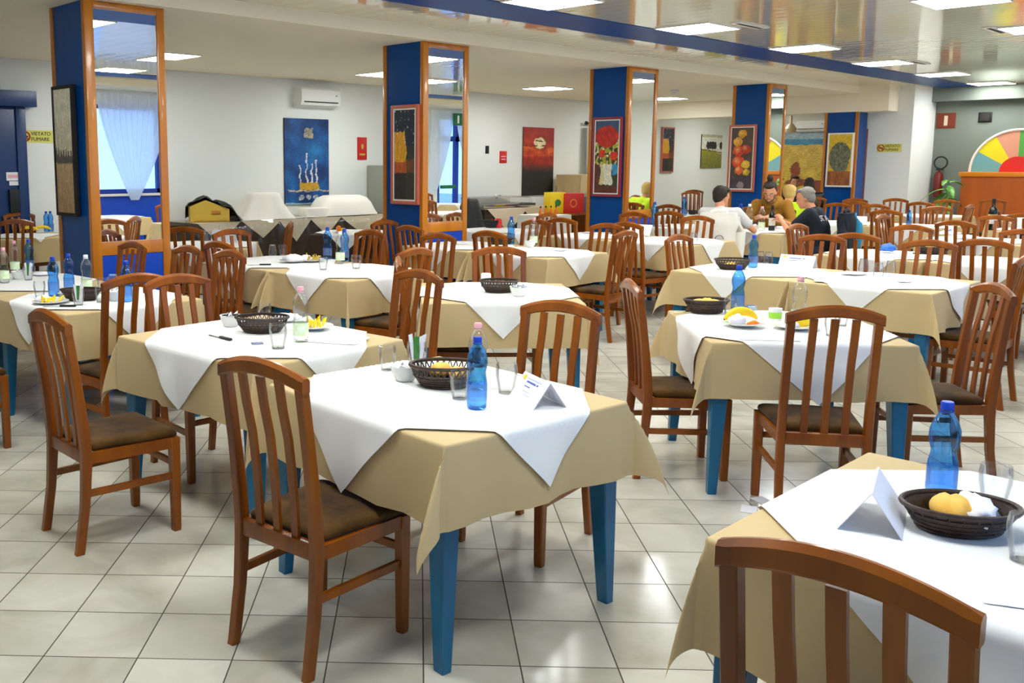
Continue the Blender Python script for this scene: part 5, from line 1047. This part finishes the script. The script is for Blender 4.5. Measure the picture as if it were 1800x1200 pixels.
def person(label, loc, deg, lean=.2, bend=.5, hyaw=0, lh=(.42, .12, .80), rh=(.42, -.12, .80), hair='hairdark', style='short', top='tshirt', sleeve='short', legs='jeans', beard=False, hood=False, bun=False, vox=.011, hpitch=.3):
    t = thing('person', label, 'person', loc, R(deg), 'seated people')
    up = V((sin(lean), 0, cos(lean))); hip = V((0, 0, .575)); ch_ = hip + up * .26 + V((0, 0, 0)); up2 = V((sin(lean + bend * .4), 0, cos(lean + bend * .4))); nk = ch_ + up2 * .225
    hd = nk + V((sin(lean + bend), 0, cos(lean + bend))) * .16; Y_ = V((0, 1, 0))
    HM = Matrix.Translation(hd) @ Matrix.Rotation(hyaw, 4, 'Z') @ Matrix.Rotation(hpitch, 4, 'Y'); hp = lambda x, y, z: HM @ V((x, y, z)); E_ = lambda x, y, z: HM @ Matrix.Translation((x, y, z))
    sh = {s: nk - up2 * .045 + Y_ * s * .185 for s in (1, -1)}; tg = {1: V(lh), -1: V(rh)}; el, wr = {}, {}
    for s in (1, -1): el[s], wr[s] = ik(sh[s], tg[s], .30, .27, V((-.35, s * .8, -.7)))
    hj = {s: hip + V((0, s * .095, -.02)) for s in (1, -1)}; kn = {s: V((.43, s * .13, .545)) for s in (1, -1)}; an = {s: V((.38, s * .13, .09)) for s in (1, -1)}
    P = [('m', E_(0, 0, .02), (.098, .078, .108)), ('m', E_(.025, 0, -.055), (.068, .06, .07)), ('s', hp(.072, 0, -.095), .024), ('m', E_(.1, 0, -.02), (.018, .013, .026)), ('s', hp(.107, 0, -.034), .012), ('m', E_(.083, 0, .022), (.02, .05, .014)),
         ('m', E_(-.01, .078, -.012), (.016, .01, .03)), ('m', E_(-.01, -.078, -.012), (.016, .01, .03)), ('m', E_(.094, 0, -.066), (.012, .024, .006)), ('m', E_(.093, 0, -.078), (.012, .022, .007)),
         ('c', nk - up2 * .03, hp(-.02, 0, -.06), .056, .052), ('c', hip + up * .045, ch_, .12, .12), ('c', ch_, nk - up2 * .07, .12, .09), ('c', sh[1], sh[-1], .058, .058), ('c', hj[1], hj[-1], .08, .08)]
    for s in (1, -1):
        P += [('c', sh[s], el[s], .05, .038), ('c', el[s], wr[s], .038, .025), ('c', hj[s], kn[s], .076, .055), ('c', kn[s], an[s], .054, .036), ('c', an[s] + V((-.03, 0, -.05)), an[s] + V((.15, 0, -.06)), .036, .026)]
        d = (wr[s] - el[s]).normalized(); sd = d.cross(V((0, 0, 1))).normalized() * s; dn = d.cross(sd).normalized(); dn = dn if dn.z < 0 else -dn
        pc = wr[s] + d * .05; P.append(('c', wr[s], pc + d * .03, .025, .03)); P.append(('c', pc + sd * .022 + d * .02, pc - sd * .022 + d * .02, .017, .017))
        for f, (o_, l_) in enumerate(((-.03, .068), (-.01, .076), (.01, .072), (.028, .056))):
            b0 = pc + d * .035 + sd * -o_ * s * s; k1 = b0 + d * l_ * .55 + dn * .012; k2 = k1 + d * l_ * .35 + dn * (.022 + .004 * f); P += [('c', b0, k1, .0095, .0088), ('c', k1, k2, .0088, .0075)]
        tb = wr[s] + d * .02 + sd * .03; P += [('c', tb, tb + sd * .022 + d * .032 + dn * .008, .012, .0105), ('c', tb + sd * .022 + d * .032 + dn * .008, tb + sd * .018 + d * .06 + dn * .016, .0105, .0085)]
    blob('body', P, 'skin', t, vox, 4)
    q = MB(); 
    for s in (1, -1): q.ball(hp(.0815, s * .031, .002), .0088, 2, (1, 1.25, .6))
    q.build('eyes', 'ivory', t); q = MB()
    for s in (1, -1): q.ball(hp(.0865, s * .031, .001), .0052, 2)
    q.build('irises', 'dark', t.children[-1]); q = MB()
    for s in (1, -1): q.tube([hp(.093, s * .014, .024), hp(.094, s * .03, .029), hp(.083, s * .052, .024)], .004, 6)
    q.build('eyebrows', hair if hair != 'hairblond' else 'hairdark', t)
    # hair
    Hh = [('m', E_(-.03, 0, .054), (.094, .086, .084)), ('m', E_(-.055, 0, .0), (.06, .076, .09)), ('m', E_(.03, 0, .1), (.06, .066, .03)), ('m', E_(-.02, .07, .02), (.035, .016, .045)), ('m', E_(-.02, -.07, .02), (.035, .016, .045))]
    if style == 'long': Hh += [('m', E_(-.06, 0, -.06), (.05, .085, .12)), ('m', E_(-.0, .07, -.03), (.05, .02, .1)), ('m', E_(-.0, -.07, -.03), (.05, .02, .1))]
    if style == 'mop': Hh += [('m', E_(.015, 0, .088), (.072, .082, .05)), ('m', E_(-.04, 0, .04), (.085, .094, .1))]
    if bun: Hh += [('s', hp(-.055, 0, .165), .04, (1, 1, 1.1)), ('c', hp(-.04, 0, .11), hp(-.055, 0, .15), .03, .024)]
    blob('hair', Hh, hair, t, .008, 2)
    if beard: blob('beard', [('m', E_(.05, 0, -.085), (.052, .058, .036)), ('m', E_(.02, .056, -.05), (.04, .012, .05)), ('m', E_(.02, -.056, -.05), (.04, .012, .05)), ('m', E_(.092, 0, -.05), (.012, .03, .006))], 'beard', t, .007, 2)
    T = [('c', hip + up * .055, ch_, .14, .142), ('c', ch_, nk - up2 * .08, .142, .105), ('c', sh[1] - up2 * .005, sh[-1] - up2 * .005, .072, .072), ('c', hip + up * .04 + Y_ * .05, ch_ + Y_ * .06, .118, .12), ('c', hip + up * .04 - Y_ * .05, ch_ - Y_ * .06, .118, .12), ('c', ch_ + Y_ * .06, sh[1] - Y_ * .03 - up2 * .04, .11, .08), ('c', ch_ - Y_ * .06, sh[-1] + Y_ * .03 - up2 * .04, .11, .08)]
    for s in (1, -1):
        if sleeve == 'short': T.append(('c', sh[s], sh[s].lerp(el[s], .62), .072, .062))
        else: T += [('c', sh[s], el[s], .074, .058), ('c', el[s], el[s].lerp(wr[s], .9), .058, .04)]
    T.append(('c', nk - up2 * .06, nk - up2 * .02, .085, .066))
    if hood: T += [('s', nk + V((-.06, .06, .01)), .07), ('s', nk + V((-.06, -.06, .01)), .07), ('s', nk + V((-.10, 0, .0)), .08), ('c', nk + V((.02, .085, -.01)), nk + V((.07, .03, -.07)), .035, .03), ('c', nk + V((.02, -.085, -.01)), nk + V((.07, -.03, -.07)), .035, .03)]
    blob('hoodie' if hood else 'shirt', T, top, t, .012, 5)
    L = [('c', hj[1] + V((0, 0, .01)), hj[-1] + V((0, 0, .01)), .09, .09)]
    for s in (1, -1): L += [('c', hj[s] + V((0, 0, .005)), kn[s], .086, .066)] + ([('c', kn[s], an[s], .066, .05)] if legs != 'shorts' else [])
    blob('trousers', L, legs if legs != 'shorts' else 'navy', t, .013, 4)
    q = MB(); 
    for s in (1, -1): blob('shoe', [('c', an[s] + V((-.03, 0, -.05)), an[s] + V((.16, 0, -.06)), .044, .034)], 'dark', t, .012, 3)
    q.b.free(); t['nk'] = 0; del t['nk']
    return t, nk, up2
P1, _, _ = person('person in a light grey t-shirt with dark hair, seen from behind at the bottles table', (10.70, 5.60, 0), 25, .1, .4, -.75, (.46, .0, .82), (.40, -.30, .82), 'hairdark', 'mop', 'tshirt', 'short', 'shorts', hpitch=.2)
P2, _, _ = person('person in a mustard hoodie with a bun and beard, looking down', (12.5, 5.78, 0), 190, .18, .5, .12, (.42, .12, .84), (.42, -.10, .84), 'hairdark', 'short', 'mustard', 'long', 'jeans', True, True, True, hpitch=.5)
P2.scale = (1.05,) * 3
P3, nk3, up3 = person('person with grey hair in a navy STAFF shirt, both hands raised over the table', (11.56, 4.76, 0), 97, .14, .45, .1, (.44, .10, .92), (.46, -.08, .88), 'hairgrey', 'short', 'navy', 'short', 'jeans', hpitch=.3)
tx = text('STAFF', .09, 'paper', P3, (0, 0, 0), (0, 0, 0)); c0 = nk3 - up3 * .105; tf = Matrix.Translation((-.6, c0.y + .15, c0.z)) @ Matrix(((0, 0, -1, 0), (-1, 0, 0, 0), (0, 1, 0, 0), (0, 0, 0, 1)))
sh3 = [c for c in P3.children if c.name.startswith('shirt')][0]; tx.data.transform(tf); bpy.context.view_layer.update()
for v in tx.data.vertices:
    ok, hit, _, _ = sh3.ray_cast(V((-.6, v.co.y, v.co.z)), V((1, 0, 0)))
    if ok: v.co.x = hit.x - .012
tx.parent = sh3
P4, _, _ = person('person in a yellow high-visibility jacket behind the man in mustard', (13.12, 5.92, 0), 10, .2, .5, 0, (.42, .1, .82), (.42, -.1, .82), 'hairblond', 'mop', 'hivis', 'long', 'navy')
P5, _, _ = person('person with short dark hair in black before the beach painting, facing the room', (19.12, 8.46, 0), 215, .05, .2, 0, (.38, .14, .78), (.38, -.14, .78), 'hairdark', 'short', 'dark', 'long', 'navy', hpitch=.1)
P6, _, _ = person('person with dark hair and white collar, back turned, before the beach painting', (17.35, 7.36, 0), 40, .1, .3, 0, (.4, .12, .8), (.4, -.12, .8), 'hairdark', 'long', 'black', 'long', 'navy')
put_chair(10.48, 5.50, 25, 'under the white jacket'); put_chair(12.74, 5.80, 190, 'under the man in mustard'); put_chair(11.59, 4.51, 97, 'under the man in the navy shirt'); put_chair(12.90, 5.88, 10, 'under the person in yellow'); put_chair(19.33, 8.60, 215, 'under the far person in black'); put_chair(17.16, 7.21, 40, 'under the far person with a white collar')
MB().tube([V((.045 + .05 * cos(a * pi / 8), .075 * sin(a * pi / 8), 1.085 + .012 * cos(a * pi / 8))) for a in range(17)], .016, 8).build('collar', 'paper', P6)
tbf = None
def jacket(cx, cy, deg, m, label, lining=None, h0=.42, bulk=.075, group='jackets hung on chairs'):
    t = thing('jacket', label, 'jacket', (cx, cy, 0), R(deg), group); q = MB(); rings = []; n = 40
    for k in range(13):
        s = k / 12; z = h0 + (1.02 - h0) * s; wy = .235 - .02 * s + .012 * sin(s * 9); wx = bulk * (1 - .35 * s) + .012 * sin(s * 7 + 1)
        if s > .9: wy *= .93; wx *= .8
        rings.append([V((-.012 - .01 * (1 - s) + wx * (abs(cos(a)) ** .7) * (1 if cos(a) > 0 else -1) * (1 + .1 * sin(a * 5 + s * 6)), wy * (abs(sin(a)) ** .6) * (1 if sin(a) > 0 else -1), z)) for a in [2 * pi * i / n for i in range(n)]])
    q.loft(rings); q.build('jacket_body', m, t)
    for s in (1, -1): MB().tube([V((0, s * .2, .97)), V((-.03, s * .25, .8)), V((-.04, s * .25, .6)), V((-.02, s * .24, .42))], [.05, .056, .05, .042], 10).build('sleeve', m, t)
    MB().tube([V((.0, .09 * cos(a * pi / 6), 1.02 + .03 * sin(a * pi / 6))) for a in range(7)], .02, 7).build('collar', m, t)
    if lining: q = MB(); q.tube([V((-.055, -.12, 1.0)), V((-.085, -.17, .88)), V((-.095, -.2, .7)), V((-.09, -.2, .56))], [.03, .055, .05, .02], 10); q.build('lining', lining, t)
    return t
jw = jacket(10.48, 5.50, 25, 'ivory', 'white jacket hung over a chair behind the man in grey'); 
q = MB(); q.tube([V((-.085, -.02 + .045 * cos(a * pi / 8), .72 + .04 * sin(a * pi / 8))) for a in range(9)], .004, 5); q.build('zip_loop', 'black', jw)
jacket(11.59, 4.49, 97, 'navy', 'navy jacket with bright blue lining behind the man in navy', 'lining', .45, .1)
jacket(12.80, 2.72, 185, 'navy', 'dark jacket on a chair cut by the frame', None, .45, .1); put_chair(12.80, 2.72, 185, 'under the dark jacket cut by the frame')

# ------------------------------------------------------------------ world and view
w = bpy.data.worlds.new('world'); S.world = w; w.use_nodes = True
bg = w.node_tree.nodes['Background']; bg.inputs[0].default_value = (.42, .66, 1, 1); bg.inputs[1].default_value = 2.2
S.view_settings.view_transform = 'Standard'; S.view_settings.look = 'None'; S.view_settings.exposure = 0.38; S.view_settings.gamma = 1
S.view_settings.use_curve_mapping = False
cy = S.cycles; cy.max_bounces = 10; cy.diffuse_bounces = 5; cy.glossy_bounces = 5; cy.transparent_max_bounces = 16; cy.transmission_bounces = 6
cy.caustics_reflective = False; cy.caustics_refractive = False; cy.sample_clamp_indirect = 6; cy.use_denoising = True
